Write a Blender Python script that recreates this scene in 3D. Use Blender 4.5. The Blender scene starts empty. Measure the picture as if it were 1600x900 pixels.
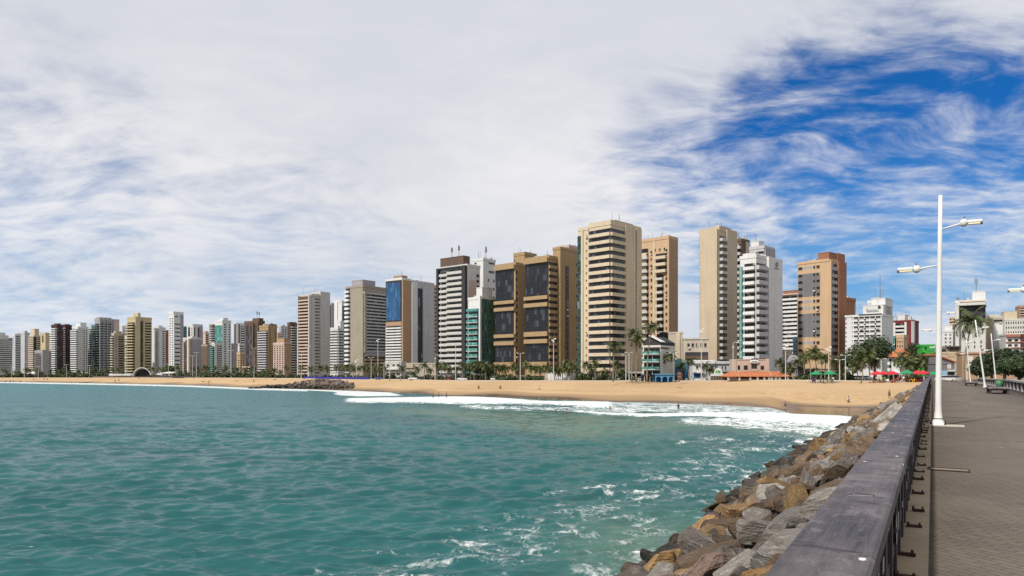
import bpy, bmesh, math, random
import numpy as np
from mathutils import Vector, Matrix, Euler, noise

random.seed(7); RNG = np.random.default_rng(11)
SC = bpy.context.scene
COL = SC.collection
R = math.radians
F = 1100.0; HY = 577.0; CX = 800.0; CZ = 8.5           # focal length in photo pixels, horizon row, centre column, eye height

# ---------------------------------------------------------------- camera
cd = bpy.data.cameras.new('camera'); cam = bpy.data.objects.new('camera', cd); COL.objects.link(cam)
cd.sensor_width = 36.0; cd.lens = 36.0 * F / 1600.0; cd.shift_y = (HY - 450.0) / 1600.0
cd.clip_start = 0.1; cd.clip_end = 20000.0
cam.location = (0, 0, CZ); cam.rotation_euler = (R(90), 0, 0)
SC.camera = cam

# ---------------------------------------------------------------- sun, exposure
SUN = Vector((-0.66, -0.57, 0.92)).normalized()
sl = bpy.data.lights.new('sun', 'SUN'); sun = bpy.data.objects.new('sun', sl); COL.objects.link(sun)
sl.energy = 4.5; sl.angle = R(3.0); sl.color = (1.0, 0.945, 0.86)
sun.rotation_euler = SUN.to_track_quat('Z', 'Y').to_euler()
SC.view_settings.view_transform = 'Standard'; SC.view_settings.look = 'None'
SC.view_settings.exposure = 0.0; SC.view_settings.gamma = 1.0; SC.view_settings.use_curve_mapping = False
SC.render.engine = 'CYCLES'
SC.cycles.sample_clamp_direct = 1.8; SC.cycles.sample_clamp_indirect = 3.0
SC.cycles.max_bounces = 5; SC.cycles.diffuse_bounces = 2; SC.cycles.glossy_bounces = 3
SC.cycles.use_denoising = False
SC.cycles.caustics_reflective = False; SC.cycles.caustics_refractive = False

# ---------------------------------------------------------------- node helpers
class NT:
    """small wrapper for building node trees"""
    def __init__(s, tree): s.t = tree; s.n = tree.nodes; s.l = tree.links; s.n.clear()
    def a(s, typ, **kw):
        n = s.n.new(typ)
        for k, v in kw.items(): setattr(n, k, v)
        return n
    def con(s, v, sock):
        if hasattr(v, 'is_output'): s.l.new(v, sock)
        elif v is not None: sock.default_value = v
    def math(s, op, a, b=None, c=None, clamp=False):
        n = s.a('ShaderNodeMath', operation=op, use_clamp=clamp)
        for i, v in enumerate((a, b, c)):
            if v is not None: s.con(v, n.inputs[i])
        return n.outputs[0]
    def vmath(s, op, a, b=None):
        n = s.a('ShaderNodeVectorMath', operation=op); s.con(a, n.inputs[0])
        if b is not None: s.con(b, n.inputs[1])
        return n.outputs['Value'] if op in ('DOT_PRODUCT', 'LENGTH') else n.outputs[0]
    def noise(s, vec, scale, detail=4, rough=.55, dist=0.0, out='Fac'):
        n = s.a('ShaderNodeTexNoise'); s.con(vec, n.inputs['Vector'])
        n.inputs['Scale'].default_value = scale; n.inputs['Detail'].default_value = detail
        n.inputs['Roughness'].default_value = rough; n.inputs['Distortion'].default_value = dist
        return n.outputs[out]
    def voro(s, vec, scale, feature='F1', out='Distance', rnd=1.0):
        n = s.a('ShaderNodeTexVoronoi', feature=feature); s.con(vec, n.inputs['Vector'])
        n.inputs['Scale'].default_value = scale; n.inputs['Randomness'].default_value = rnd
        return n.outputs[out]
    def mapr(s, v, a, b, c=0.0, d=1.0, smooth=True):
        n = s.a('ShaderNodeMapRange'); n.interpolation_type = 'SMOOTHSTEP' if smooth else 'LINEAR'
        s.con(v, n.inputs[0])
        for i, k in enumerate((a, b, c, d)): s.con(k, n.inputs[i + 1])
        return n.outputs[0]
    def mix(s, fac, a, b, blend='MIX'):
        n = s.a('ShaderNodeMix', data_type='RGBA', blend_type=blend)
        s.con(fac, n.inputs[0])
        for v, i in ((a, 6), (b, 7)):
            if isinstance(v, (tuple, list)) and len(v) == 3: v = (*v, 1.0)
            s.con(v, n.inputs[i])
        return n.outputs[2]
    def scale(s, vec, sc, loc=(0, 0, 0), rot=(0, 0, 0)):
        n = s.a('ShaderNodeMapping'); s.con(vec, n.inputs[0])
        n.inputs['Scale'].default_value = sc; n.inputs['Location'].default_value = loc; n.inputs['Rotation'].default_value = rot
        return n.outputs[0]
    def bump(s, h, strength, dist, normal=None):
        n = s.a('ShaderNodeBump'); n.inputs['Strength'].default_value = strength; n.inputs['Distance'].default_value = dist
        s.con(h, n.inputs['Height'])
        if normal is not None: s.con(normal, n.inputs['Normal'])
        return n.outputs[0]

def new_mat(name):
    m = bpy.data.materials.new(name); m.use_nodes = True
    g = NT(m.node_tree)
    out = g.a('ShaderNodeOutputMaterial'); p = g.a('ShaderNodeBsdfPrincipled')
    g.l.new(p.outputs[0], out.inputs[0])
    return m, g, p

# ---------------------------------------------------------------- sky
W = bpy.data.worlds.new('World'); SC.world = W; W.use_nodes = True
g = NT(W.node_tree)
bg = g.a('ShaderNodeBackground'); wo = g.a('ShaderNodeOutputWorld'); g.l.new(bg.outputs[0], wo.inputs[0])
bg.inputs['Strength'].default_value = 0.1
sky = g.a('ShaderNodeTexSky', sky_type='NISHITA'); sky.sun_disc = False
sky.sun_elevation = math.asin(SUN.z); sky.sun_rotation = math.atan2(SUN.x, SUN.y)
sky.air_density = 1.0; sky.dust_density = 0.4; sky.ozone_density = 2.5
tc = g.a('ShaderNodeTexCoord').outputs['Generated']
sep = g.a('ShaderNodeSeparateXYZ'); g.l.new(tc, sep.inputs[0])
zz = g.math('ADD', g.math('MAXIMUM', sep.outputs[2], 0.0), 0.21)
cmb = g.a('ShaderNodeCombineXYZ')
g.l.new(g.math('DIVIDE', sep.outputs[0], zz), cmb.inputs[0]); g.l.new(g.math('DIVIDE', sep.outputs[1], zz), cmb.inputs[1])
pl = cmb.outputs[0]                                       # the direction projected on a flat cloud deck
def skydir(px, py):
    return Vector(((px - CX) / F, 1.0, (HY - py) / F)).normalized()
def patch(px, py, r0, r1):
    """1 near a heading in the sky, falling to 0 between r0 and r1 degrees from it"""
    d = g.vmath('DOT_PRODUCT', tc, tuple(skydir(px, py)))
    return g.mapr(d, math.cos(R(r1)), math.cos(R(r0)))
warp = g.noise(pl, 0.9, 3, .5, 0, 'Color')
plw = g.vmath('ADD', pl, g.vmath('MULTIPLY', g.vmath('SUBTRACT', warp, (.5, .5, .5)), (.7, .7, 0)))
pls = g.scale(plw, (1.0, 1.25, 1), rot=(0, 0, R(-22)))
n1 = g.noise(pls, 0.85, 10, .60, .25)
n2 = g.noise(pls, 4.2, 8, .60, .15)
n3 = g.noise(g.scale(pls, (1, 1, 1), (7, 3, 0)), 0.55, 5, .5)
clr = g.math('MULTIPLY', patch(1240, 210, 0, 9), .76)
for q in ((1500,290,1,14,.90),(1350,330,0,13,.88),(1430,140,0,8,.80),(1600,190,0,9,.66),(1110,330,0,10,.60),(1180,395,0,9,.72),(1640,330,1,11,.85),(1400,40,0,7,.36),(980,330,0,8,.36),(1300,70,0,7,.36),(1060,250,0,9,.42)):
    clr = g.math('MAXIMUM', clr, g.math('MULTIPLY', patch(*q[:4]), q[4]))
low = g.mapr(sep.outputs[2], 0.02, 0.24, 1.0, 0.0)
left = g.math('MULTIPLY', patch(-60, 420, 3, 24), .42)
left = g.math('MAXIMUM', left, g.math('MULTIPLY', patch(430, 460, 1, 15), .38))
cov = g.math('SUBTRACT', 1.0, g.math('MULTIPLY', clr, 0.84))
cov = g.math('SUBTRACT', cov, g.math('MULTIPLY', left, .95))
fld = g.math('ADD', g.math('MULTIPLY', n1, .62), g.math('MULTIPLY', n2, .38))
n4 = g.noise(g.scale(plw, (1, 1.5, 1), (3,9,0), (0,0,R(20))), 7.5, 8, .60, .15)
fld = g.math('ADD', g.math('MULTIPLY', fld, .70), g.math('MULTIPLY', n4, .30))
val = g.math('ADD', g.math('MULTIPLY', g.math('SUBTRACT', fld, 0.5), g.mapr(g.math('MAXIMUM', clr, g.math('MULTIPLY', left, .7)), .12, .6, 1.6, 3.5)), cov)
mask = g.mapr(val, 0.02, 0.86)
shade = g.math('ADD', g.math('MULTIPLY', g.math('SUBTRACT', n3, .5), 1.5), g.math('MULTIPLY', g.math('SUBTRACT', fld, .5), .9))
ccol = g.mix(g.mapr(shade, -.24, .30), (6.7, 6.95, 7.5), (8.75, 8.7, 8.85))
ccol = g.mix(g.math('MULTIPLY', low, .45), ccol, (6.4, 7.3, 8.5))
deep = g.mix(1.0, sky.outputs[0], (0.07, 0.48, 0.96), 'MULTIPLY')
deep = g.mix(g.mapr(sep.outputs[2], .0, .30, .95, 0.0), deep, (2.3, 4.6, 7.4))
fin = g.mix(mask, deep, ccol)
fin = g.mix(g.mapr(sep.outputs[2], -.02, .0), (1.4, 2.2, 2.4), fin)
g.l.new(fin, bg.inputs['Color'])

# ---------------------------------------------------------------- mesh helpers
class MB:
    """collects boxes, tubes and sheets, and links them as one mesh object"""
    def __init__(s): s.v = []; s.f = []
    def add(s, vs, fs):
        o = len(s.v); s.v.extend([tuple(p) for p in vs]); s.f.extend([tuple(i + o for i in q) for q in fs]); return s
    def box(s, x0, x1, y0, y1, z0, z1):
        return s.add([(x0,y0,z0),(x1,y0,z0),(x1,y1,z0),(x0,y1,z0),(x0,y0,z1),(x1,y0,z1),(x1,y1,z1),(x0,y1,z1)],
                     [(0,3,2,1),(4,5,6,7),(0,1,5,4),(1,2,6,5),(2,3,7,6),(3,0,4,7)])
    def bbox(s, x0, x1, y0, y1, z0, z1, b):
        """box with a chamfered upper rim"""
        vs = [(x0,y0,z0),(x1,y0,z0),(x1,y1,z0),(x0,y1,z0),(x0,y0,z1-b),(x1,y0,z1-b),(x1,y1,z1-b),(x0,y1,z1-b),
              (x0+b,y0+b,z1),(x1-b,y0+b,z1),(x1-b,y1-b,z1),(x0+b,y1-b,z1)]
        fs = [(0,3,2,1),(8,9,10,11)]
        for i in range(4):
            j = (i+1) % 4; fs += [(i,j,j+4,i+4),(i+4,j+4,j+8,i+8)]
        return s.add(vs, fs)
    def tube(s, pts, rad, n=8, caps=True):
        pts = [Vector(p) for p in pts]; rad = rad if isinstance(rad, (list, tuple)) else [rad]*len(pts)
        vs, fs = [], []
        up = None
        for i, p in enumerate(pts):
            d = (pts[min(i+1,len(pts)-1)] - pts[max(i-1,0)]).normalized()
            if up is None: up = d.orthogonal().normalized()
            up = (up - d*up.dot(d)).normalized(); sd = d.cross(up)
            for k in range(n):
                a = 2*math.pi*k/n; vs.append(p + (up*math.cos(a) + sd*math.sin(a))*rad[i])
        for i in range(len(pts)-1):
            for k in range(n):
                k2 = (k+1) % n; fs.append((i*n+k, i*n+k2, (i+1)*n+k2, (i+1)*n+k))
        if caps:
            fs.append(tuple(reversed(range(n)))); fs.append(tuple(range((len(pts)-1)*n, len(pts)*n)))
        return s.add(vs, fs)
    def lathe(s, prof, n=12, c=(0,0,0)):
        vs, fs = [], []
        for r, z in prof:
            for k in range(n):
                a = 2*math.pi*k/n; vs.append((c[0]+r*math.cos(a), c[1]+r*math.sin(a), c[2]+z))
        for i in range(len(prof)-1):
            for k in range(n):
                k2 = (k+1) % n; fs.append((i*n+k, i*n+k2, (i+1)*n+k2, (i+1)*n+k))
        fs.append(tuple(reversed(range(n)))); fs.append(tuple(range((len(prof)-1)*n, len(prof)*n)))
        return s.add(vs, fs)
    def prism(s, poly, y0, y1):
        """polygon in x-z pulled along y"""
        n = len(poly); vs = [(x,y0,z) for x,z in poly] + [(x,y1,z) for x,z in poly]
        fs = [tuple(range(n)), tuple(reversed(range(n, 2*n)))]
        for i in range(n):
            j = (i+1) % n; fs.append((j, i, i+n, j+n))
        return s.add(vs, fs)
    def ball(s, c, rx, ry=None, rz=None, n=10, m=6):
        ry = ry or rx; rz = rz or rx; vs, fs = [], []
        for i in range(1, m):
            t = math.pi*i/m
            for k in range(n):
                a = 2*math.pi*k/n; vs.append((c[0]+rx*math.sin(t)*math.cos(a), c[1]+ry*math.sin(t)*math.sin(a), c[2]+rz*math.cos(t)))
        for i in range(m-2):
            for k in range(n):
                k2 = (k+1) % n; fs.append((i*n+k, (i+1)*n+k, (i+1)*n+k2, i*n+k2))
        t0 = len(vs); vs += [(c[0],c[1],c[2]+rz),(c[0],c[1],c[2]-rz)]
        for k in range(n):
            k2 = (k+1) % n; fs.append((t0, k, k2)); fs.append((t0+1, (m-2)*n+k2, (m-2)*n+k))
        return s.add(vs, fs)
    def mesh(s, name, m=None, smooth=False):
        me = bpy.data.meshes.new(name); me.from_pydata(s.v, [], s.f); me.update()
        if m: me.materials.append(m)
        if smooth: me.polygons.foreach_set('use_smooth', [True]*len(me.polygons))
        return me
    def build(s, name, m=None, parent=None, loc=(0,0,0), smooth=False):
        return put(name, s.mesh(name, m, smooth), parent, loc)

def put(name, me, parent=None, loc=(0,0,0), rot=None, scale=None):
    o = bpy.data.objects.new(name, me); COL.objects.link(o)
    if parent is not None: o.parent = parent
    o.location = loc
    if rot is not None: o.rotation_euler = rot
    if scale is not None: o.scale = scale if isinstance(scale, (tuple, list, Vector)) else (scale,)*3
    return o
def tag(o, label, cat, group=None, kind=None):
    o['label'] = label; o['category'] = cat
    if group: o['group'] = group
    if kind: o['kind'] = kind
    return o
def struct(o): o['kind'] = 'structure'; return o
def thing(name, label, cat, loc=(0,0,0), rz=0, group=None):
    o = bpy.data.objects.new(name, None); COL.objects.link(o); o.empty_display_size = .2
    o.location = loc; o.rotation_euler = (0,0,rz)
    return tag(o, label, cat, group)
KIDS = {}
def copy_tree(o, parent=None):
    c = o.copy(); COL.objects.link(c)
    if parent is not None: c.parent = parent
    for ch in o.children: copy_tree(ch, c)
    return c
def grid_mesh(name, V, m, attrs=None, smooth=True):
    n, k = V.shape[:2]
    me = bpy.data.meshes.new(name); me.vertices.add(n*k); me.vertices.foreach_set('co', V.reshape(-1).astype(np.float32))
    i, j = np.meshgrid(np.arange(n-1), np.arange(k-1), indexing='ij')
    a = (i*k + j).reshape(-1); q = np.stack([a, a+1, a+k+1, a+k], 1)
    nf = len(q); me.loops.add(nf*4); me.polygons.add(nf)
    me.loops.foreach_set('vertex_index', q.reshape(-1).astype(np.int32))
    me.polygons.foreach_set('loop_start', np.arange(0, nf*4, 4, dtype=np.int32))
    me.polygons.foreach_set('loop_total', np.full(nf, 4, dtype=np.int32))
    me.update(calc_edges=True); me.validate()
    if smooth: me.polygons.foreach_set('use_smooth', np.ones(nf, dtype=bool))
    for an, av in (attrs or {}).items():
        at = me.attributes.new(an, 'FLOAT', 'POINT'); at.data.foreach_set('value', av.reshape(-1).astype(np.float32))
    me.materials.append(m)
    return put(name, me)
def at(px, py=None, Y=100.0, z=None):
    """the point of the place seen at photo column px, Y metres ahead"""
    return Vector(((px-CX)/F*Y, Y, CZ-(py-HY)/F*Y if z is None else z))

# ---------------------------------------------------------------- materials
MATS = {}
def wallmat(name, rgb, rough=.8, streak=.19, grain=.10):
    """painted render with rain streaks and slow stains"""
    if name in MATS: return MATS[name]
    m, g, p = new_mat(name)
    tc = g.a('ShaderNodeTexCoord').outputs['Object']
    st = g.noise(g.scale(tc, (.9, .9, .06)), 1.0, 5, .6)
    bl = g.noise(tc, .11, 4, .6)
    gr = g.noise(tc, 2.2, 3, .6)
    d = g.math('ADD', g.math('MULTIPLY', g.math('SUBTRACT', st, .5), streak*2.2), g.math('MULTIPLY', g.math('SUBTRACT', bl, .5), streak*1.6))
    d = g.math('ADD', d, g.math('MULTIPLY', g.math('SUBTRACT', gr, .5), grain*2))
    rnd = g.a('ShaderNodeObjectInfo').outputs['Random']
    d = g.math('ADD', d, g.math('MULTIPLY', g.math('SUBTRACT', rnd, .5), .05))
    k = g.math('ADD', 1.0, d)
    c = g.a('ShaderNodeCombineColor')
    for i in range(3): g.l.new(g.math('MULTIPLY', k, rgb[i]), c.inputs[i])
    g.l.new(c.outputs[0], p.inputs['Base Color']); p.inputs['Roughness'].default_value = rough
    p.inputs['Specular IOR Level'].default_value = .25
    MATS[name] = m; return m
def plain(name, rgb, rough=.6, var=.12, scale=3.0, metallic=0.0, spec=.4):
    if name in MATS: return MATS[name]
    m, g, p = new_mat(name)
    tc = g.a('ShaderNodeTexCoord').outputs['Object']
    n = g.noise(tc, scale, 4, .6)
    k = g.math('ADD', 1.0, g.math('MULTIPLY', g.math('SUBTRACT', n, .5), var*2))
    c = g.a('ShaderNodeCombineColor')
    for i in range(3): g.l.new(g.math('MULTIPLY', k, rgb[i]), c.inputs[i])
    g.l.new(c.outputs[0], p.inputs['Base Color']); p.inputs['Roughness'].default_value = rough
    p.inputs['Metallic'].default_value = metallic; p.inputs['Specular IOR Level'].default_value = spec
    MATS[name] = m; return m
def glassmat(name, rgb, light=(.30,.32,.32), amount=.16, rough=.12, spec=.5):
    """window glass seen from outside: dark rooms, here and there a pale curtain"""
    if name in MATS: return MATS[name]
    m, g, p = new_mat(name)
    tc = g.a('ShaderNodeTexCoord').outputs['Object']
    rnd = g.a('ShaderNodeObjectInfo').outputs['Random']
    off = g.a('ShaderNodeCombineXYZ'); g.l.new(g.math('MULTIPLY', rnd, 91.0), off.inputs[0]); g.l.new(g.math('MULTIPLY', rnd, 37.0), off.inputs[2])
    wn = g.a('ShaderNodeTexWhiteNoise', noise_dimensions='3D'); g.l.new(g.vmath('FLOOR', g.vmath('ADD', g.scale(tc, (.95, .95, .40), (.013,.017,.011)), off.outputs[0])), wn.inputs['Vector'])
    s = g.a('ShaderNodeSeparateColor'); g.l.new(wn.outputs['Color'], s.inputs[0])
    f = g.mapr(s.outputs[0], 1-amount, 1-amount+.12)
    c = g.mix(f, rgb, light)
    k = g.math('ADD', .65, g.math('MULTIPLY', s.outputs[1], .7))
    c2 = g.a('ShaderNodeVectorMath', operation='SCALE'); g.l.new(c, c2.inputs[0]); g.l.new(k, c2.inputs['Scale'])
    g.l.new(c2.outputs[0], p.inputs['Base Color']); p.inputs['Roughness'].default_value = rough
    p.inputs['Specular IOR Level'].default_value = spec
    MATS[name] = m; return m
# ================================================================ the setting: sea, beach, ground
KP = np.array([-900,-600,-250,0,280,400,480,600,700,900,1100,1200,1240,1335,1420,1560,1700,2200,2800.])
KW = np.array([1000,813,623,480,380,318,300,262,228,192,170,157,133,127,124,122,116,80,58.])          # waterline, metres ahead
KB = np.array([1300,900,690,540,440,380,350,320,275,240,225,217,215,200,190,185,160,108,84.])         # back of the sand
KZ = np.array([1.5,1.5,1.8,1.9,3.1,3.66,3.8,3.85,4.0,4.46,4.7,5.0,5.1,5.1,5.05,5.5,5.6,5.6,5.6])
wl = lambda px: np.interp(px, KP, KW); bk = lambda px: np.interp(px, KP, KB); bz = lambda px: np.interp(px, KP, KZ)
def pnoise(x, y, s, seed):
    r = np.random.default_rng(seed); o = 0
    for k in range(9):
        a = r.uniform(0, 2*np.pi); f = s*r.uniform(.5, 2.2); o = o + np.sin((x*np.cos(a)+y*np.sin(a))*f + r.uniform(0, 6.28))
    return o/3.0
# pier axis: a metres to the right of the axis, t metres along it
TH = math.atan((1457-CX)/F); DX, DY = math.sin(TH), math.cos(TH)
def pier_drop(t): return 0.85*max(0.0, min(1.0, (t-72)/105.0))
ZD = 6.75
def PW(a, t, z): return Vector((a*DY + t*DX, -a*DX + t*DY, z - pier_drop(t)))
PROT = -TH                                              # local y runs along the pier, local x to its right

# ---- sand
m, g, p = new_mat('beach_sand')
geo = g.a('ShaderNodeNewGeometry').outputs['Position']
wet = g.a('ShaderNodeAttribute', attribute_name='wet').outputs['Fac']
tr = g.a('ShaderNodeAttribute', attribute_name='track').outputs['Fac']
n1 = g.noise(geo, .035, 5, .6); n2 = g.noise(geo, .9, 5, .65); n3 = g.noise(g.scale(geo, (.5, .12, 1), rot=(0,0,R(32))), .22, 4, .6)
dry = g.mix(g.mapr(n1, .3, .7), (.405, .28, .158), (.465, .328, .195))
dry = g.mix(g.math('MULTIPLY', g.mapr(n2, .45, .75), .30), dry, (.34,.23,.128))
dry = g.mix(g.math('MULTIPLY', g.mapr(n3, .5, .72), .22), dry, (.37,.255,.14))
dry = g.mix(g.math('MULTIPLY', tr, g.mapr(g.noise(geo, .55, 4, .7), .38, .62)), dry, (.35, .235, .125))
col = g.mix(g.mapr(wet, .1, .5), dry, (.29, .195, .112))
col = g.mix(g.mapr(wet, .55, .9), col, (.135, .095, .065))
g.l.new(col, p.inputs['Base Color'])
g.l.new(g.mapr(wet, .55, 1.0, .9, .16), p.inputs['Roughness'])
g.l.new(g.mapr(wet, .5, 1.0, .1, .5), p.inputs['Specular IOR Level'])
b = g.bump(g.math('MULTIPLY', g.math('ADD', n2, g.math('MULTIPLY', g.voro(geo, 1.6), .8)), g.mapr(wet, .1, .5, 1, 0)), .7, .12)
g.l.new(b, p.inputs['Normal'])
px = np.concatenate([np.arange(-900, 0, 60), np.arange(0, 1560, 4), np.arange(1560, 2801, 40)]).astype(float)
s = np.concatenate([np.linspace(-.9, 0, 8)[:-1], np.linspace(0, 1, 46)])
PX, S = np.meshgrid(px, s, indexing='ij')
w_, b_ = wl(PX), bk(PX)
Yg = np.where(S < 0, w_*(1+S*.5), w_ + (b_-w_)*S)
Xg = (PX-CX)/F*Yg
def beach_z(px, s):
    """height of the sand, s from the waterline (0) to its back (1)"""
    f = np.interp(s, [0,.10,.22,.36,.55,.8,1.0], [0.0,.05,.22,.42,.62,.86,1.0])
    pl_ = np.exp(-(((px-1300)/95)**4))*np.clip((.46-s)/.16, 0, 1)
    return f*bz(px)*(1-.86*pl_)
prof = np.interp(S, [-.9,-.25,0,.10,.22,.36,.55,.8,1.0], [-1.0,-.55,0.0,.05,.22,.42,.62,.86,1.0])
Zg = np.where(S < 0, prof*2.0, beach_z(PX, np.maximum(S, 0))) + np.where(S > .2, .10, .0)*pnoise(Xg, Yg, .15, 3)*np.clip((S-.2)*4, 0, 1)*np.clip((1-S)*6, 0, 1)
wetv = np.clip(1.28 - S/.27 + .22*pnoise(Xg, Yg, .10, 5), 0, 1)
# the pool left by the last wave beside the rocks
pool = np.exp(-(((PX-1300)/100)**4)) * np.clip((.37 - S + .02*pnoise(Xg, Yg, .12, 8))/.05, 0, 1)
wetv = np.clip(np.maximum(wetv, pool), 0, 1)
wetv = np.maximum(wetv, .42*np.clip(1 - np.abs(S-.19)/.14, 0, 1))
track = np.clip(1-np.abs(S-.40-.03*pnoise(Xg, Yg, .03, 9))/.10, 0, 1)*1.0*np.clip((PX-380)/400, 0, 1) + .25*np.clip(1-np.abs(S-.62)/.2, 0, 1)
struct(grid_mesh('beach', np.stack([Xg, Yg, Zg], -1), m, {'wet': wetv, 'track': track}))

# ---- ground behind the beach, out to the horizon
m, g, p = new_mat('city_ground')
geo = g.a('ShaderNodeNewGeometry').outputs['Position']
n = g.noise(geo, .08, 5, .6)
g.l.new(g.mix(g.mapr(n, .3, .7), (.10, .095, .085), (.19, .17, .14)), p.inputs['Base Color']); p.inputs['Roughness'].default_value = .9
px = np.concatenate([np.arange(-900, 1600, 50), np.arange(1600, 2801, 100)]).astype(float)
s = np.array([0, .004, .012, .03, .06, .12, .3, .6, 1.0])
PX, S = np.meshgrid(px, s, indexing='ij')
Yg = bk(PX) + S*(9000-bk(PX)); Xg = (PX-CX)/F*Yg
struct(grid_mesh('ground', np.stack([Xg, Yg, np.broadcast_to(bz(PX), Yg.shape) - .02], -1), m))
# ---- promenade with its kerb along the back of the sand
m = wallmat('promenade_paving', (.42, .36, .29))
px = np.arange(-400, 1441, 8.0); w = np.array([(0,.0,-.6),(0,.0,.18),(.6,.0,.18),(9,.0,.20),(9,.0,.02)])
V = np.zeros((len(px), 5, 3))
for i, q in enumerate(px):
    y0 = bk(q) + .3
    for k, (dy, _, dz) in enumerate(w): V[i, k] = ((q-CX)/F*(y0+dy), y0+dy, bz(q)+dz)
struct(grid_mesh('promenade', V, m, smooth=False))
m = plain('asphalt_road', (.055, .055, .056), .9, .2, .4)
V = np.zeros((len(px), 2, 3))
for i, q in enumerate(px):
    y0 = bk(q) + 9.4
    for k in range(2): V[i, k] = ((q-CX)/F*(y0+9*k), y0+9*k, bz(q)+.03)
struct(grid_mesh('road', V, m, smooth=False))

# ---- sea
m, g, p = new_mat('sea_water')
geo = g.a('ShaderNodeNewGeometry').outputs['Position']
foam = g.a('ShaderNodeAttribute', attribute_name='foam').outputs['Fac']
silt = g.a('ShaderNodeAttribute', attribute_name='silt').outputs['Fac']
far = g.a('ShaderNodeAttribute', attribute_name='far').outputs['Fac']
big = g.noise(g.scale(geo, (.5, 1.3, 1)), .035, 4, .55)
wc = g.mix(g.mapr(big, .32, .68), (.013, .074, .079), (.022, .100, .103))
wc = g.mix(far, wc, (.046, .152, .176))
wc = g.mix(g.math('MULTIPLY', silt, .8), wc, (.105, .165, .120))
# foam: lacy patches plus solid wash where the waves break
fw = g.vmath('ADD', geo, g.vmath('MULTIPLY', g.vmath('SUBTRACT', g.noise(geo, .45, 4, .6, 0, 'Color'), (.5,.5,.5)), (3.2,3.2,0)))
lace = g.voro(g.scale(fw, (.62, .75, 1)), .8, 'DISTANCE_TO_EDGE')
lace2 = g.voro(g.scale(fw, (1, 1, 1), (5, 9, 0)), 1.9, 'DISTANCE_TO_EDGE')
lc = g.math('SUBTRACT', 1.0, g.math('MINIMUM', g.math('MULTIPLY', lace, 3.0), g.math('MULTIPLY', lace2, 4.2)), clamp=True)
fb = g.noise(g.scale(fw, (.55, 1.2, 1)), .55, 8, .68)
fine = g.noise(geo, 3.0, 5, .7)
tex = g.math('ADD', g.math('MULTIPLY', g.math('SUBTRACT', fb, .5), 1.9), g.math('MULTIPLY', g.math('SUBTRACT', lc, .5), .50))
tex = g.math('ADD', tex, g.math('MULTIPLY', g.math('SUBTRACT', fine, .5), .55))
fv = g.math('ADD', g.math('MULTIPLY', foam, 1.35), g.math('MULTIPLY', tex, g.mapr(foam, .0, .06)))
fm = g.mapr(fv, .47, .98)
fcol = g.mix(g.mapr(fine, .3, .7), (.44, .49, .49), (.76, .78, .78))
g.l.new(g.mix(fm, wc, fcol), p.inputs['Base Color'])
g.l.new(g.mix(fm, g.mix(far, (.22,)*3, (.36,)*3), (.8,)*3), p.inputs['Roughness'])
p.inputs['IOR'].default_value = 1.33
g.l.new(g.mapr(fm, 0, 1, .28, .1), p.inputs['Specular IOR Level'])
r1 = g.noise(g.scale(geo, (.5, 1.9, 1), rot=(0,0,R(6))), 1.9, 6, .68)
r2 = g.noise(g.scale(geo, (.45, 1.6, 1), rot=(0,0,R(-5))), .55, 8, .68, .2)
hgt = g.math('ADD', g.math('MULTIPLY', r1, .06), g.math('MULTIPLY', r2, g.mapr(far, 0, 1, .42, 1.3)))
hgt = g.math('MULTIPLY', hgt, g.mapr(far, 0, .6, .10, 1.0))
hgt = g.math('ADD', hgt, g.math('MULTIPLY', fm, g.math('MULTIPLY', fine, .12)))
g.l.new(g.bump(hgt, .8, 1.0), p.inputs['Normal'])
yy = np.concatenate([np.arange(592, 700, .36), np.arange(700, 960, .6), [990, 1050, 1200, 1600, 2600]])
px = np.concatenate([np.arange(-900, -20, 25), np.arange(-20, 1400, 2.4), np.arange(1400, 2801, 40)]).astype(float)
PX, PY = np.meshgrid(px, yy, indexing='ij')
ywl = wl(PX)*1.0
Yn = CZ*F/(PY-HY)
Yg = np.minimum(Yn, ywl + 14.0)                                    # runs a little way in under the sand
# rows beyond the waterline are folded into the last metres
Xg = (PX-CX)/F*Yg
PYt = HY + CZ*F/Yg
step = np.maximum(Yg**2/(CZ*F)*np.where(PY < 700, .36, .6), Yg/F*2.4)
H = np.zeros_like(Yg); r = np.random.default_rng(21)
for k in range(170):
    lam = 0.4*(6.5/0.4)**r.uniform(0, 1)**1.1; th = R(90) + R(6) + r.normal(0, R(20)); ph = r.uniform(0, 6.28)
    kx, ky = math.cos(th)*2*np.pi/lam, math.sin(th)*2*np.pi/lam
    A = .0105*lam if lam < 1.8 else .0189*(lam/1.8)**.25
    att = np.clip((lam/step - 2.2)/2.5, 0, 1)
    ph_ = kx*Xg + ky*Yg + ph
    grp = .65 + .35*np.sin(.05*(Xg*math.cos(th+1.3)+Yg*math.sin(th+1.3)) + k)
    H += A*att*grp*(np.sin(ph_) - .30*np.cos(2*ph_))
sd = ywl - Yg                                                      # metres seaward of the waterline (along the view)
H *= np.clip((sd+3)/26, .12, 1)
def band(pxs, tops, bots, soft=2.0, dens=1.0):
    t = np.interp(PX, pxs, tops); b = np.interp(PX, pxs, bots)
    wob = 1.6*pnoise(Xg, Yg*1.0, .09, 31)
    e = np.clip((PYt-t+wob)/soft, 0, 1)*np.clip((b-PYt+wob)/soft, 0, 1)
    x = np.clip((PX-pxs[0])/22, 0, 1)*np.clip((pxs[-1]-PX)/22, 0, 1)
    return dens*e*x
def blob(cx, cy, rx, ry, dens): return dens*np.exp(-((PX-cx)/rx)**2 - ((PYt-cy)/ry)**2)
ys = HY + CZ*F/ywl
FO = np.zeros_like(Yg)
mx = lambda a, b: np.maximum(a, b)
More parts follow.
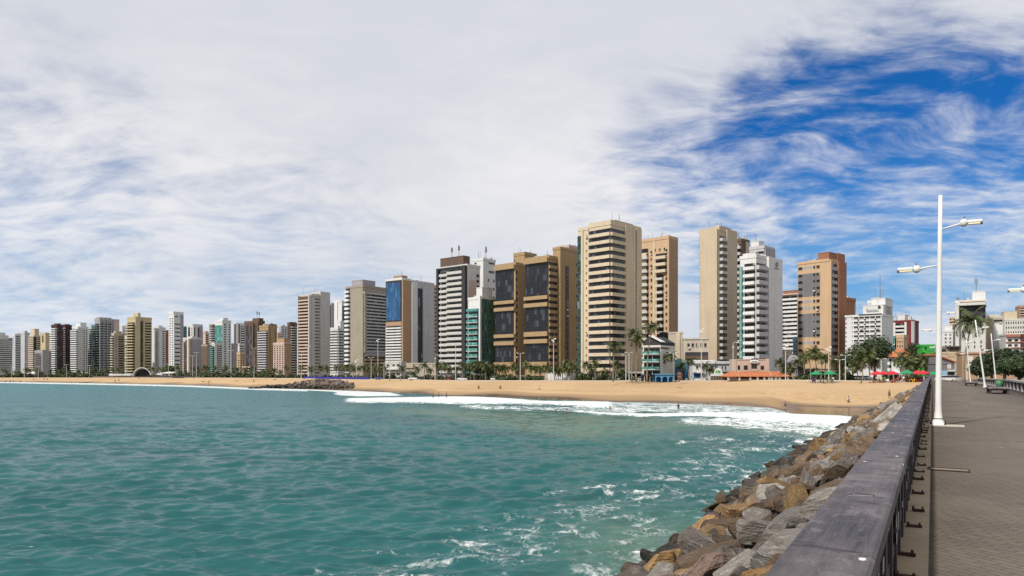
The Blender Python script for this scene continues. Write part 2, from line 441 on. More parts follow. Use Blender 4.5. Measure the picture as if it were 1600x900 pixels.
FO = mx(FO, np.clip(1-np.abs(PYt-ys-1.0-.5*pnoise(Xg, Yg, .02, 3))/np.interp(PX, [-300,0,430,480],[1.0,2.0,2.8,3.2]), 0, 1)*1.2*(PX < 480))
FO = mx(FO, band([455,480,520,560,600,640], [605,605,606,608,612,616], [609,611,615,619,620,621], 1.6, .95))
FO = mx(FO, band([530,560,600,640,700,800,900,970], [624,622,619,618,618.5,621,625,629], [629,631,632,632,633,634.5,638,642], 3.2, .86))
FO = mx(FO, band([700,760,860,960,1010], [631,632,633,635,639], [638,643,646,650,650], 3, .44))
FO = mx(FO, band([880,930,1000,1100,1200,1300,1345], [638,640,644,643,644,648,650], [645,652,655,655,660,668,672], 2.5, .92))
FO = mx(FO, band([880,960,1080,1190,1250], [627,629,631,634,640], [642,645,647,650,655], 2, .46))
FO = mx(FO, band([1050,1100,1200,1300,1345], [650,650,652,655,655], [666,668,676,688,690], 5, .52))
FO = mx(FO, band([1170,1230,1345], [648,650,650], [660,664,668], 3, .85))
for q in ((1190,702,80,8,.50),(1240,722,60,13,.40),(1150,742,70,10,.40),(1090,745,60,6,.46),(960,762,75,6,.42),(1000,716,50,4,.2),
          (1040,770,60,10,.38),(930,812,90,13,.38),(1020,830,60,20,.46),(880,770,55,4,.36),(960,880,80,20,.40),(1000,868,40,26,.55),(840,880,80,9,.30),(820,830,60,10,.24),
          (1110,690,110,10,.34),(1270,690,60,14,.55)):
    FO = mx(FO, .78*blob(*q))
aa = Xg*DY - Yg*DX                                                 # distance right of the pier axis
FO = mx(FO, .40*np.exp(-((aa+12.0)/1.8)**2)*(Yg > 15)*(Yg < 150)*(.75+.35*pnoise(Xg, Yg, .25, 44)))
FO = mx(FO, .26*np.exp(-((aa+17.5)/5.0)**2)*(Yg > 20)*(Yg < 110))
FO = mx(FO, .10*np.clip((PX-650)/350, 0, 1)*np.clip((PYt-700)/60, 0, 1))
H += .42*band([880,930,1000,1100,1200,1300,1345], [640,642,646,645,646,650,652], [646,653,656,656,661,668,672], 4, 1.0) + .30*band([530,560,600,640,700,800,900,970], [624,623,620,619,619.5,622,626,630], [629,631,632,632,633,634.5,638,642], 3, 1.0)
silt = np.clip(band([600,760,900,1100,1340], [632,634,640,650,660], [650,668,690,676,700], 12, .75) + blob(1010, 860, 130, 60, .8) + blob(1040,690,130,30,.25), 0, 1)
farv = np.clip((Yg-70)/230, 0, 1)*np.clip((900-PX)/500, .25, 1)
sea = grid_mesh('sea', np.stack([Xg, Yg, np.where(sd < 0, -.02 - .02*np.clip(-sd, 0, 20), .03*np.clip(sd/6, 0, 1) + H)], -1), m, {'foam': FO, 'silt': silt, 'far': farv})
struct(sea)
# ================================================================ pier: deck, railings, lamps, benches
m, g, p = new_mat('deck_pavers')
tc = g.a('ShaderNodeTexCoord').outputs['Object']
br = g.a('ShaderNodeTexBrick'); g.l.new(g.scale(tc, (1,1,1), rot=(0,0,R(38))), br.inputs['Vector'])
br.inputs['Scale'].default_value = 1.0; br.inputs['Brick Width'].default_value = .24; br.inputs['Row Height'].default_value = .10
br.inputs['Mortar Size'].default_value = .009; br.inputs['Mortar Smooth'].default_value = .4; br.offset = .5
for i, c in ((1,(.160,.132,.108,1)),(2,(.118,.098,.081,1)),(3,(.050,.041,.033,1))): br.inputs[i].default_value = c
big = g.noise(tc, .30, 6, .62); st = g.noise(g.scale(tc, (.35, 1.6, 1)), .7, 5, .6); fine = g.noise(tc, 14, 4, .7)
c = g.mix(g.math('MULTIPLY', g.mapr(big, .35, .7), .5), br.outputs['Color'], (.185, .155, .128))
c = g.mix(g.math('MULTIPLY', g.mapr(st, .50, .68), .45), c, (.100, .085, .072))
cel = g.a('ShaderNodeSeparateColor'); g.l.new(g.voro(g.scale(tc, (.55,.30,1)), .8, 'F1', 'Color', .5), cel.inputs[0])
c = g.mix(g.math('MULTIPLY', g.mapr(cel.outputs[0], .2, .9), .30), c, (.085,.072,.06))
stn = g.noise(tc, .95, 6, .7)
c = g.mix(g.math('MULTIPLY', g.mapr(stn, .58, .68), .35), c, (.085,.07,.058))
c = g.mix(g.math('MULTIPLY', g.mapr(g.noise(g.scale(tc,(.25,1.2,1)), .8, 5, .7), .60, .74), .4), c, (.30,.25,.20))
c = g.mix(g.math('MULTIPLY', g.mapr(fine, .35, .75), .3), c, (.12, .105, .09))
c = g.mix(g.math('MULTIPLY', g.mapr(g.noise(tc, 2.6, 3, .5), .72, .78), .6), c, (.33, .29, .24))
g.l.new(c, p.inputs['Base Color']); p.inputs['Roughness'].default_value = .82; p.inputs['Specular IOR Level'].default_value = .2
g.l.new(g.bump(g.math('ADD', g.math('MULTIPLY', br.outputs['Fac'], -1.0), g.math('MULTIPLY', fine, .6)), .5, .008), p.inputs['Normal'])
ts = np.concatenate([np.arange(-6, 180, 2.0)])
A_ = [(-.75, -2.2), (-.75, 0), (6.05, 0), (6.05, -2.2)]
V = np.zeros((len(ts), 4, 3))
# the deck mesh is laid out in pier coordinates so that its paving follows the pier
for i, t in enumerate(ts):
    for k, (a, dz) in enumerate(A_): V[i, k] = (a, t, ZD + dz - pier_drop(t))
deck = grid_mesh('pier_deck', V, m, smooth=False); deck.rotation_euler = (0, 0, PROT); struct(deck)
m = wallmat('kerb_concrete', (.23, .175, .115), .9, .3, .35)
V = np.zeros((len(ts), 4, 3))
for i, t in enumerate(ts):
    for k, (a, dz) in enumerate([(-.6,.004), (-.6,.012), (-.035,.012), (-.025,-.02)]): V[i, k] = (a, t, ZD + dz - pier_drop(t))
kb = grid_mesh('kerb_strip', V, m, smooth=False); kb.rotation_euler = (0, 0, PROT); struct(kb)

# weathered timber of the handrail
def timber(name, dark, light, spec=.45, rough=.42):
    m, g, p = new_mat(name)
    tc = g.a('ShaderNodeTexCoord').outputs['Object']
    gr = g.noise(g.scale(tc, (26, .8, 26)), 1.0, 6, .62, .2)
    bl = g.noise(g.scale(tc, (1.0, .45, 1)), 1.1, 6, .65)
    cr = g.noise(g.scale(tc, (.7, 9.0, 1)), .9, 4, .6)
    c = g.mix(g.mapr(gr, .33, .7), dark, light)
    fn = g.noise(g.scale(tc, (70, 5, 70)), 1.0, 5, .7)
    c = g.mix(g.math('MULTIPLY', g.mapr(fn, .45, .75), .55), c, tuple(x*1.9 for x in light))
    c = g.mix(g.math('MULTIPLY', g.mapr(bl, .40, .64), .62), c, tuple(x*2.5 for x in light))
    c = g.mix(g.math('MULTIPLY', g.mapr(cr, .55, .75), .35), c, tuple(x*2.4 for x in light))
    seam = g.math('ABSOLUTE', g.math('SUBTRACT', g.math('FRACT', g.math('MULTIPLY', g.a('ShaderNodeSeparateXYZ').outputs[0], 1.0)), .5))
    sx = g.a('ShaderNodeSeparateXYZ'); g.l.new(tc, sx.inputs[0])
    seam = g.math('ABSOLUTE', g.math('SUBTRACT', sx.outputs[0], g.math('ADD', -.335, g.math('MULTIPLY', g.math('SUBTRACT', bl, .5), .008))))
    c = g.mix(g.mapr(seam, .0015, .004, .18, 0), c, (.015, .013, .014))
    wn = g.noise(g.scale(tc, (3.2, 1.6, 3)), 1.6, 9, .68)
    c = g.mix(g.math('MULTIPLY', g.mapr(wn, .53, .60), .55), c, tuple(x*2.7 for x in light))
    wd = g.noise(g.scale(tc, (2.2, 5.0, 3)), 1.1, 9, .70)
    c = g.mix(g.math('MULTIPLY', g.mapr(wd, .56, .62), .6), c, dark)
    dr = g.voro(g.scale(tc, (5.2, 3.6, 1)), 1.0, 'F1')
    cl = g.noise(tc, .55, 3, .6)
    sp = g.math('MULTIPLY', g.mapr(g.math('ADD', dr, g.math('MULTIPLY', g.noise(tc, 30, 3, .7), .16)), .165, .19, 1, 0), g.mapr(cl, .45, .52))
    c = g.mix(g.math('MULTIPLY', sp, .9), c, (.72, .71, .70))
    g.l.new(c, p.inputs['Base Color'])
    g.l.new(g.mapr(bl, .3, .7, rough-.06, rough+.18), p.inputs['Roughness']); p.inputs['Specular IOR Level'].default_value = spec
    g.l.new(g.bump(g.math('ADD', gr, g.math('MULTIPLY', bl, .5)), .55, .006), p.inputs['Normal'])
    return m
M_rail = timber('weathered_dark_timber', (.017,.014,.015), (.058,.050,.053), .30, .5)
M_post = plain('dark_painted_post', (.045, .036, .040), .65, .5, 6.0)
M_rust = plain('rusty_iron', (.040, .020, .014), .85, .6, 14.0, 0.0)
M_pale = plain('chipped_pale_paint', (.33, .31, .31), .8, .5, 9.0)

def pier_obj(name, mb, m, parent, smooth=False):
    return mb.build(name, m, parent, smooth=smooth)
HR = 0.875                                              # top of the rail above the deck
rail = thing('railing', 'long dark weathered timber handrail between the boulders and the paved walkway', 'railing', (0,0,0), PROT)
t = -3.0; SEG = 6.0
while t < 172:
    z0, z1 = -pier_drop(t), -pier_drop(t+SEG)
    mb = MB(); n = 5; e = .012
    prof = [(-.622,-.13),(-.622,-.016),(-.606,0),(-.244,0),(-.228,-.016),(-.228,-.11)]
    rows = [t+.004, t+SEG-.004]
    vs = [(x, y, ZD+HR+z+(z0 if q == 0 else z1)) for q, y in enumerate(rows) for x, z in prof]; k = len(prof)
    fs = [(i, i+k, (i+1) % k + k, (i+1) % k) for i in range(k)] + [tuple(range(k)), tuple(reversed(range(k, 2*k)))]
    mb.add(vs, fs); pier_obj('top_beam', mb, M_rail, rail)
    t += SEG
# balusters: the hundred nearest one by one, the far ones as one piece
bal = MB().box(-.055,.055,-.075,.075,0,HR-.12).mesh('baluster', M_post)
slim = MB().box(-.03,.03,-.078,.078,0,HR-.12).mesh('baluster', M_post)
farb = MB(); cnt = 0; t = .6
while t < 171:
    for dt, me in ((0, bal), (.215, slim), (.395, slim), (.575, slim)):
        y = t + dt; z = ZD + .01 - pier_drop(y)
        if cnt < 100: put('baluster', me, rail, (-.315 if me is bal else -.33, y, z)); cnt += 1
        else: farb.box(-.37, -.26 if me is bal else -.295, y-.05, y+.05, z, z+HR-.12)
    t += .78
o = farb.build('balusters', M_post, rail); o['kind'] = 'stuff'
mb = MB()
for k in range(87):
    t0 = -3 + k*2; mb.add([(x, y, ZD+dz-pier_drop(y)) for y in (t0, t0+2) for x, dz in ((-.52,.0),(-.43,.0),(-.43,HR-.125),(-.52,HR-.125))],
                          [(0,1,5,4),(1,2,6,5),(2,3,7,6),(3,0,4,7)])
mb.build('back_board', M_post, rail)
mb = MB()
for k in range(87):
    t0 = -3 + k*2; mb.add([(x, y, ZD+dz-pier_drop(y)) for y in (t0, t0+2) for x, dz in ((-.42,.20),(-.275,.20),(-.275,.30),(-.42,.30))],
                          [(0,1,5,4),(1,2,6,5),(2,3,7,6),(3,0,4,7)])
mb.build('lower_board', M_post, rail)
# iron feet that bolt the railing to the deck
foot = MB().box(-.27,-.115,-.022,.022,.013,.036).box(-.27,-.245,-.035,.035,.036,.06).box(-.15,-.13,-.010,.010,.036,.062).mesh('bracket', M_rust)
random.seed(3); t = 3.6; k = 0
while t < 118 and k < 95:
    put('bracket', foot, rail, (random.uniform(-.02,.02), t, ZD - pier_drop(t)), (0, 0, random.uniform(-.12,.12)), (random.uniform(.8,1.15), random.uniform(.8,1.5), random.uniform(.8,1.3)))
    t += random.choice((.75, .95, 1.25, 1.45)); k += 1
# pale chips of old paint and the split patch on top of the beam
mb = MB()
for q in range(46):
    t = random.uniform(2.5, 14); z = ZD + random.uniform(.25, .72); h = random.uniform(.03, .16); w = random.uniform(.02, .07)
    mb.box(-.2595, -.2565, t-w, t+w, z, z+h)
mb.build('paint_chips', M_pale, rail)
mb = MB()
yq = 5.40; zt = ZD + HR
for (x0, x1, y0, y1) in ((-.470,-.345,yq+.085,yq+.093),(-.352,-.344,yq,yq+.085),(-.505,-.47,yq+.03,yq+.038),(-.33,-.285,yq+.01,yq+.02),(-.40,-.352,yq+.0,yq+.006)):
    mb.box(x0, x1, y0, y1, zt+.0005, zt+.0016)
mb.build('crack', plain('deep_crack', (.006,.005,.005), .9), rail)
mb = MB().box(-.475,-.352,yq+.022,yq+.030,zt+.0005,zt+.002).box(-.50,-.47,yq-.01,yq-.004,zt+.0005,zt+.0018)
mb.build('splinter', M_pale, rail)

# stone railing on the far side of the deck
M_stone = wallmat('grey_stone_railing', (.075, .068, .066), .9, .45, .45)
M_stl = wallmat('pale_stone_baluster', (.30, .285, .28), .9, .35, .3)
rr = thing('stone_railing', 'grey stone balustrade along the landward side of the pier, below dark trees', 'railing', (0,0,0), PROT)
AR = 5.55
def strip(a0, a1, z0, z1, t0, t1, step=2.0):
    mb = MB(); t = t0
    while t < t1-.01:
        e = min(t+step, t1)
        mb.add([(x, y, ZD+z-pier_drop(y)) for y in (t, e) for x, z in ((a0,z0),(a1,z0),(a1,z1),(a0,z1))],
               [(0,1,5,4),(1,2,6,5),(2,3,7,6),(3,0,4,7)] + ([(0,3,2,1)] if t == t0 else []) + ([(4,5,6,7)] if e == t1 else []))
        t = e
    return mb
T1 = 122.0
strip(AR-.05, AR+.36, .76, .90, 20, T1).build('coping', M_stl, rr)
strip(AR+.20, AR+.30, .0, .76, 20, T1).build('back_wall', M_stone, rr)
strip(AR, AR+.31, -.02, .10, 20, T1).build('plinth', M_stone, rr)
bm_ = MB().bbox(-.09,.06,-.32,.32,0,.10,.01).bbox(-.08,.05,-.25,.25,.10,.60,.04).bbox(-.09,.06,-.32,.32,.60,.655,.01).mesh('baluster', M_stl)
t = 46.0; k = 0
while t < T1-.5 and k < 99:
    put('baluster', bm_, rr, (AR+.1, t, ZD+.10-pier_drop(t)), (0,0,0)); t += 2.9; k += 1

# lamps
M_white = wallmat('white_lamp_paint', (.66, .655, .63), .5, .22, .10)
M_lens = plain('yellowed_lens', (.74, .68, .46), .3, .06, 3)
M_dk = plain('dark_lamp_fitting', (.05, .05, .055), .5)
def make_lamp():
    root = thing('street_lamp', '', 'street lamp', (0,0,0), 0, 'white twin arm lamps along the pier')
    H = 7.15; mb = MB()
    mb.lathe([(.20,.03),(.19,.05),(.12,.22),(.092,.48),(.084,.8),(.077,3.0),(.064,5.4),(.053,H)], 14)
    mb.build('pole', M_white, root, smooth=True)
    MB().lathe([(.128,.20),(.128,.215),(.1215,.23)], 14).build('rust_collar', M_rust, root)
    bp = MB().bbox(-.24,.24,-.24,.24,.0,.035,.01).build('base_plate', M_white, root)
    for sx in (-1,1):
        for sy in (-1,1): MB().lathe([(.03,0),(.03,.05),(.018,.052),(.018,.09)], 6).build('bolt', M_rust, bp, (sx*.19, sy*.19, .034))
    for s, z0, z1 in ((1, 6.10, 6.24), (-1, 4.98, 4.90)):
        a = MB().tube([(s*.05,0,z0),(s*.34,0,z0+(z1-z0)*.5),(s*.56,0,z1-.02)], [.024,.026,.04], 8).build('arm', M_white, root, smooth=True)
        MB().ball((s*.62,0,z1), .115, .11, .125, 10, 6).build('joint', M_white, a)
        MB().tube([(s*.62,0,z1+.10),(s*.64,0,z1+.20)], [.018,.010], 6).build('photocell', M_dk, a)
        h = MB(); x0, x1 = (.70, 1.09) if s > 0 else (-1.15, -.72)
        h.bbox(x0, x1, -.09, .09, z1-.015, z1+.065, .025)
        h.build('lamp_head', M_white, a)
        MB().bbox(x0+.03, x1-.03, -.08, .08, z1-.07, z1-.016, .004).build('lens', M_lens, a)
        MB().box(x1-.05 if s > 0 else x0-.012, x1+.012 if s > 0 else x0+.05, -.085, .085, z1-.075, z1+.0).build('end_cap', M_dk, a)
        MB().box(s*.69-.025, s*.69+.025, -.05, .05, z1-.05, z1+.05).build('collar', M_dk, a)
    return root
lamp = make_lamp()
def place_lamp(o, a, t, label, lean=(0,0), yaw=0.0, sc=1.0):
    o.location = PW(a, t, ZD); o.rotation_euler = (R(lean[0]), R(lean[1]), PROT + yaw); o.scale = (sc,)*3; o['label'] = label
place_lamp(lamp, .15, 25.6, 'white twin arm lamp post nearest on the walkway, rising highest against the blue sky', (0, .5))
LAMPS = [(.44, 66, 'second white lamp post along the left rail, arms showing behind the nearest post', (0,.2), 0, 1),
         (.78, 107, 'third white lamp post along the left rail, partly hidden behind the nearest post', (0,.3), 0, 1),
         (4.75, 89, 'leaning white lamp post rising beside the long bench and the stone balustrade', (1,-7), 0, 1),
         (4.05, 37.5, 'white lamp post beyond the picture edge, only its left arm showing', (0,0), 0, 1.06),
         (5.0, 128, 'slim white lamp post leaning in front of the small bench', (0,-5), .3, .95),
         (7.2, 112, 'white lamp post standing behind the balustrade before the tan building', (0,-5), .2, .95),
         (9.6, 82, 'white lamp post standing among the dark trees at the edge of the picture', (0,1), .3, .82)]
for a, t, lab, lean, yaw, sc in LAMPS: place_lamp(copy_tree(lamp), a, t, lab, lean, yaw, sc)
# concrete pads and hatches let into the deck
M_conc = wallmat('pale_concrete', (.40, .36, .30), .9, .3, .3)
o = MB().bbox(-.42, .62, -.30, .28, 0, .03, .01).build('concrete_pad', M_conc); o.location = PW(.22, 25.55, ZD+.002); o.rotation_euler = (0,0,PROT)
tag(o, 'pale concrete pad at the foot of the nearest lamp post', 'concrete pad')
hat = thing('deck_hatch', 'rusty framed rectangular hatch in the paving near the handrail', 'hatch', PW(.13, 14.35, ZD), PROT)
MB().box(-.18,.40,-.14,.16,.004,.012).build('cover', wallmat('hatch_cover', (.22,.18,.13)), hat)
fr = MB()
for q in ((-.20,.42,-.17,-.14),(-.20,.42,.16,.19),(-.20,-.18,-.14,.16),(.40,.42,-.14,.16)): fr.box(*q, .004, .022)
fr.build('frame', M_rust, hat)
# benches
M_bench = timber('worn_bench_slab', (.045,.034,.034), (.11,.085,.085), .3, .6)
def make_bench():
    b = thing('bench', '', 'bench', (0,0,0), 0, 'slatted benches on the pier')
    mb = MB()
    for k in range(6): mb.bbox(-.62+k*.21, -.62+k*.21+.19, -1.75, 1.75, .36, .45, .012)
    mb.build('seat', M_bench, b)
    MB().box(-.57,.57,-1.65,-1.57,.26,.358).box(-.57,.57,1.57,1.65,.26,.358).box(-.05,.05,-1.57,1.57,.27,.357).build('seat_frame', M_post, b)
    leg = MB().box(-.06,.06,-.06,.06,0,.262).box(-.10,.10,-.09,.09,0,.05).mesh('leg', M_post)
    for x in (-.5, .5):
        for y in (-1.61, -.8, .8, 1.61): put('leg', leg, b, (x, y, .0 if abs(y) > 1 else .002))
    return b
bench = make_bench()
for o, a, t, yaw, lab in ((bench, 4.05, 62, .0, 'long dark slatted bench nearest on the walkway beside the balustrade'),
                          (copy_tree(bench), 4.0, 101, .0, 'small far bench at the landward end of the walkway')):
    o.location = PW(a, t, ZD); o.rotation_euler = (0,0,PROT+yaw); o['label'] = lab
# litter bin
tb = thing('litter_bin', 'green litter bin in front of the stone balustrade', 'litter bin', PW(5.1, 76, ZD), PROT)
MB().lathe([(.24,.05),(.30,.80),(.28,.80),(.23,.10)], 12).build('bin_body', plain('bin_green', (.05,.16,.08), .5), tb, smooth=True)
MB().lathe([(.31,.80),(.32,.86),(.26,.88)], 12).build('rim', plain('bin_rim', (.16,.13,.03), .5), tb)
MB().box(.34,.40,-.05,.05,0,.95).build('stake', M_post, tb)
# ================================================================ buildings
C = dict(white=(.76,.76,.75), offwhite=(.68,.67,.63), pale=(.60,.58,.55), lgrey=(.56,.56,.58), grey=(.40,.40,.41), mauve=(.40,.365,.385), taupe=(.37,.325,.255),
         cream=(.68,.565,.41), lemon=(.60,.50,.31), gold=(.43,.30,.165), sand=(.60,.49,.36), beige=(.56,.49,.40), orange=(.68,.43,.20), peach=(.63,.44,.275),
         brown=(.155,.10,.075), tan=(.46,.30,.19), maroon=(.095,.045,.045), brick=(.36,.165,.095), red=(.20,.04,.045), rust=(.42,.17,.10), charcoal=(.05,.05,.055),
         pinkish=(.62,.47,.40), teal=(.10,.30,.28), green=(.045,.40,.06), blue=(.11,.31,.52), deepblue=(.02,.13,.36), skyblue=(.30,.50,.66), mint=(.55,.66,.63), slate=(.20,.20,.215), roofred=(.46,.13,.05))
def wm(c): return wallmat('wall_' + c, tuple(.77*x for x in C[c]))
G_dark = glassmat('glass_dark', (.016,.018,.021), (.20,.20,.19), .12, .12, .30)
G_room = glassmat('glass_room', (.022,.021,.021), (.26,.24,.21), .12, .35, .25)
G_teal = glassmat('glass_teal', (.012,.045,.045), (.10,.17,.16), .20, .10, .35)
G_black = glassmat('glass_black', (.010,.012,.017), (.055,.07,.085), .22, .08, .40)
G_blue = glassmat('glass_blue', (.018,.075,.17), (.05,.14,.26), .25, .12, .5)
G_green = glassmat('glass_green', (.045,.19,.165), (.12,.30,.27), .3, .12, .5)
G_sea = glassmat('glass_sea', (.050,.105,.085), (.09,.17,.14), .35, .12, .4)
G_brown = glassmat('glass_brown', (.030,.022,.018), (.12,.09,.07), .2, .15, .4)
GL = dict(dark=G_dark, room=G_room, teal=G_teal, black=G_black, blue=G_blue, green=G_green, sea=G_sea, brown=G_brown)
M_ant = plain('antenna_metal', (.16,.15,.15), .6, .2)
BLD = []
class Tower:
    def __init__(s, label, short, xL, xC, xR, top, Y, col, n=20, phi=35, wL=None, wR=None, z0=None, group='towers behind the beach', name='apartment_tower', cat='tower', par=.8, cap=None):
        s.phi = R(phi); s.Y = Y; s.cP, s.sP = math.cos(s.phi), math.sin(s.phi); s.Xc = (xC-CX)/F*Y; s.n = n; s.xC = xC; s.short = short
        s.wL = wL if wL else s.pL(xL); s.wR = wR if wR else s.pR(xR)
        if s.wL < .3: s.wL = .3
        if s.wR < .3: s.wR = .3
        s.z0 = (float(bz(xC)) - .25) if z0 is None else z0
        s.zt = s.z(top); s.H = s.zt - s.z0
        s.root = thing(name, label, cat, (s.Xc, Y, s.z0), -s.phi, group)
        s.wall = MB(); s.m = wm(col); s.wall.box(-s.wL, 0, 0, s.wR, 0, s.H); s.extra = {}; s.cnt = 0; s.stuff = {}; s.rg = random.Random(len(BLD)*7+1)
        if par: # parapet with a shadow line
            for q in ((-s.wL-.15,.15,-.15,.12),(-s.wL-.15,.15,s.wR-.12,s.wR+.15),(-s.wL-.15,-s.wL+.12,.12,s.wR-.12),(-.12,.15,.12,s.wR-.12)): s.wall.box(*q, s.H-.5, s.H+par)
        BLD.append(s)
    def pL(s, px):
        k = (px-CX)/F; return (s.Xc - k*s.Y)/(s.cP + k*s.sP)
    def pR(s, px):
        k = (px-CX)/F; d = s.sP - k*s.cP
        return (k*s.Y - s.Xc)/d if d > 1e-3 else 20.0
    def z(s, y): return CZ - (y-HY)/F*s.Y
    def uu(s, face, a, b):
        if face == 'L': u0, u1 = s.wL - s.pL(a), s.wL - s.pL(b); mx_ = s.wL
        else: u0, u1 = s.pR(a), s.pR(b); mx_ = s.wR
        return max(0.0, min(u0, mx_)), max(0.0, min(u1, mx_))
    def fb(s, mb, face, u0, u1, o0, o1, z0, z1):
        if face == 'L': mb.box(-s.wL+u0, -s.wL+u1, -o1, -o0, z0, z1)
        else: mb.box(o0, o1, u0, u1, z0, z1)
    def part(s, name, mb_or_me, m, loc=(0,0,0)):
        me = mb_or_me if not isinstance(mb_or_me, MB) else mb_or_me.mesh(name, m)
        return put(name, me, s.root, loc)
    def pos(s, face, u, z): return (-s.wL+u, 0, z) if face == 'L' else (0, u, z)
    def zr(s, y0, y1): return max(.3, s.z(y1)-s.z0), min(s.H-.05, s.z(y0)-s.z0)
    def rows(s, y0, y1, n):
        a, b = s.zr(y0, y1); return a, (b-a)/n
    def windows(s, face, name, w, h, spots, glass, out=.05, frame=None):
        mb = MB(); s.fb2(mb, face, 0, w, -.05, out, 0, h); me = mb.mesh(name, GL[glass]); ex = None
        ac = s.Y < 345 and name == 'window' and h > .5
        if ac: am = MB(); s.fb2(am, face, 0, .8, .06, .62, 0, .54); am = am.mesh('air_conditioner', wm('pale')); na = 0
        for u, z in spots:
            if ac and na < 12 and s.rg.random() < .14: put('air_conditioner', am, s.root, s.pos(face, u + s.rg.uniform(.1, max(.12, w-.9)), z-.62)); na += 1
            if s.cnt < 92:
                put(name, me, s.root, s.pos(face, u, z)); s.cnt += 1
            else:
                key = (face, glass); st = s.stuff.setdefault(key, MB())
                s.fb(st, face, u, u+w, -.05, out, z, z+h)
    def fb2(s, mb, face, u0, u1, o0, o1, z0, z1):           # around the face origin
        if face == 'L': mb.box(u0, u1, -o1, -o0, z0, z1)
        else: mb.box(o0, o1, u0, u1, z0, z1)
    # ---- facade features; a, b are photo columns, y0, y1 photo rows at the near corner
    def band(s, face, a, b, y0, y1, n=None, h=.50, out=.55, glass='dark', col=None, glo=.04, jog=0):
        n = n or s.n; u0, u1 = s.uu(face, a, b); zb, fl = s.rows(y0, y1, n)
        tgt = s.wall if col is None else s.extra.setdefault(('spandrel', col), MB())
        for i in range(n):
            z = zb + i*fl
            s.fb(tgt, face, u0+.003, u1-.003, -.04, out, z, z+fl*(1-h))
        s.windows(face, 'window', u1-u0, fl*h-.02, [(u0, zb+i*fl+fl*(1-h)+.01) for i in range(n)], glass, glo)
        return s
    def win(s, face, a, b, y0, y1, k=1, n=None, ww=.5, hh=.42, glass='room', frame=False):
        n = n or s.n; u0, u1 = s.uu(face, a, b); zb, fl = s.rows(y0, y1, n); cw = (u1-u0)/k
        spots = [(u0+cw*(j+.5-ww/2), zb+i*fl+fl*(.5-hh/2)) for i in range(n) for j in range(k)]
        s.windows(face, 'window', cw*ww, fl*hh, spots, glass, .03)
        # sills give each opening a lip
        for u, z in spots: s.fb(s.wall, face, u-.06, u+cw*ww+.06, -.02, .14, z-.16, z-.02)
        return s
    def balc(s, face, a, b, y0, y1, n=None, out=1.3, ph=.42, col=None, glass='room', rail=None, side=.0):
        n = n or s.n; u0, u1 = s.uu(face, a, b); zb, fl = s.rows(y0, y1, n); w = u1-u0
        m = s.m if col is None else wm(col)
        mb = MB(); s.fb2(mb, face, 0, w, -.03, out, 0, .18)
        pm = mb if rail is None else MB()
        s.fb2(pm, face, 0, w, out-.10, out, .18, fl*ph); s.fb2(pm, face, 0, .1, -.03, out-.10, .18, fl*ph); s.fb2(pm, face, w-.1, w, -.03, out-.10, .18, fl*ph)
        me = mb.mesh('balcony', m); rm = pm.mesh('balcony_rail', GL[rail]) if rail else None
        for i in range(n):
            o = put('balcony', me, s.root, s.pos(face, u0, zb+i*fl))
            if rm: put('balcony_rail', rm, o)
        s.windows(face, 'window', w-.1, fl*.80, [(u0+.05, zb+i*fl+.19) for i in range(n)], glass, .02)
        return s
    def glass(s, face, a, b, y0, y1, glass='black', nv=6, nh=6, out=.12, mull='charcoal', name='glazing'):
        u0, u1 = s.uu(face, a, b); z0, z1 = s.zr(y0, y1)
        mb = MB(); s.fb(mb, face, u0, u1, -.05, out, z0, z1); o = s.part(name, mb, GL[glass])
        mm = MB()
        for i in range(1, nv): u = u0+(u1-u0)*i/nv; s.fb(mm, face, u-.05, u+.05, out-.02, out+.07, z0, z1)
        for i in range(1, nh): z = z0+(z1-z0)*i/nh; s.fb(mm, face, u0, u1, out-.02, out+.055, z-.06, z+.06)
        if mm.v: put('glazing_frame', mm.mesh('glazing_frame', wm(mull)), o)
        return s
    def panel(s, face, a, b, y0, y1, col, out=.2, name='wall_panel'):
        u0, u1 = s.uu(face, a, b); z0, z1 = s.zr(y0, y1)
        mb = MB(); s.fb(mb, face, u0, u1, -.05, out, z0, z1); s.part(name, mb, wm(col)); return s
    def fin(s, face, a, b, y0, y1, out=.6, top=0):
        u0, u1 = s.uu(face, a, b); z0, z1 = s.zr(y0, y1); s.fb(s.wall, face, u0, u1, -.05, out, z0, z1+top); return s
    def roof(s, a, b, h, y0=.15, y1=.7, col=None, name='roof_house'):
        """a and b as columns along the left face (or as fractions of the right face when no left face shows)"""
        if s.wL > 1.5: u0, u1 = s.uu('L', a, b); x0, x1 = -s.wL+u0, -s.wL+u1
        else: x0, x1 = -s.wL*.9, -.05*s.wL
        mb = MB().box(x0, x1, s.wR*y0, s.wR*y1, s.H-.2, s.H+h).box(x0-.1, x1+.1, s.wR*y0-.1, s.wR*y1+.1, s.H+h+.003, s.H+h+.25)
        s.part(name, mb, s.m if col is None else wm(col)); return s
    def roofR(s, a, b, h, x0=.15, x1=.8, col=None):
        u0, u1 = s.uu('R', a, b); mb = MB().box(-s.wL*x1, -s.wL*x0, u0, u1, s.H-.2, s.H+h); s.part('roof_house', mb, s.m if col is None else wm(col)); return s
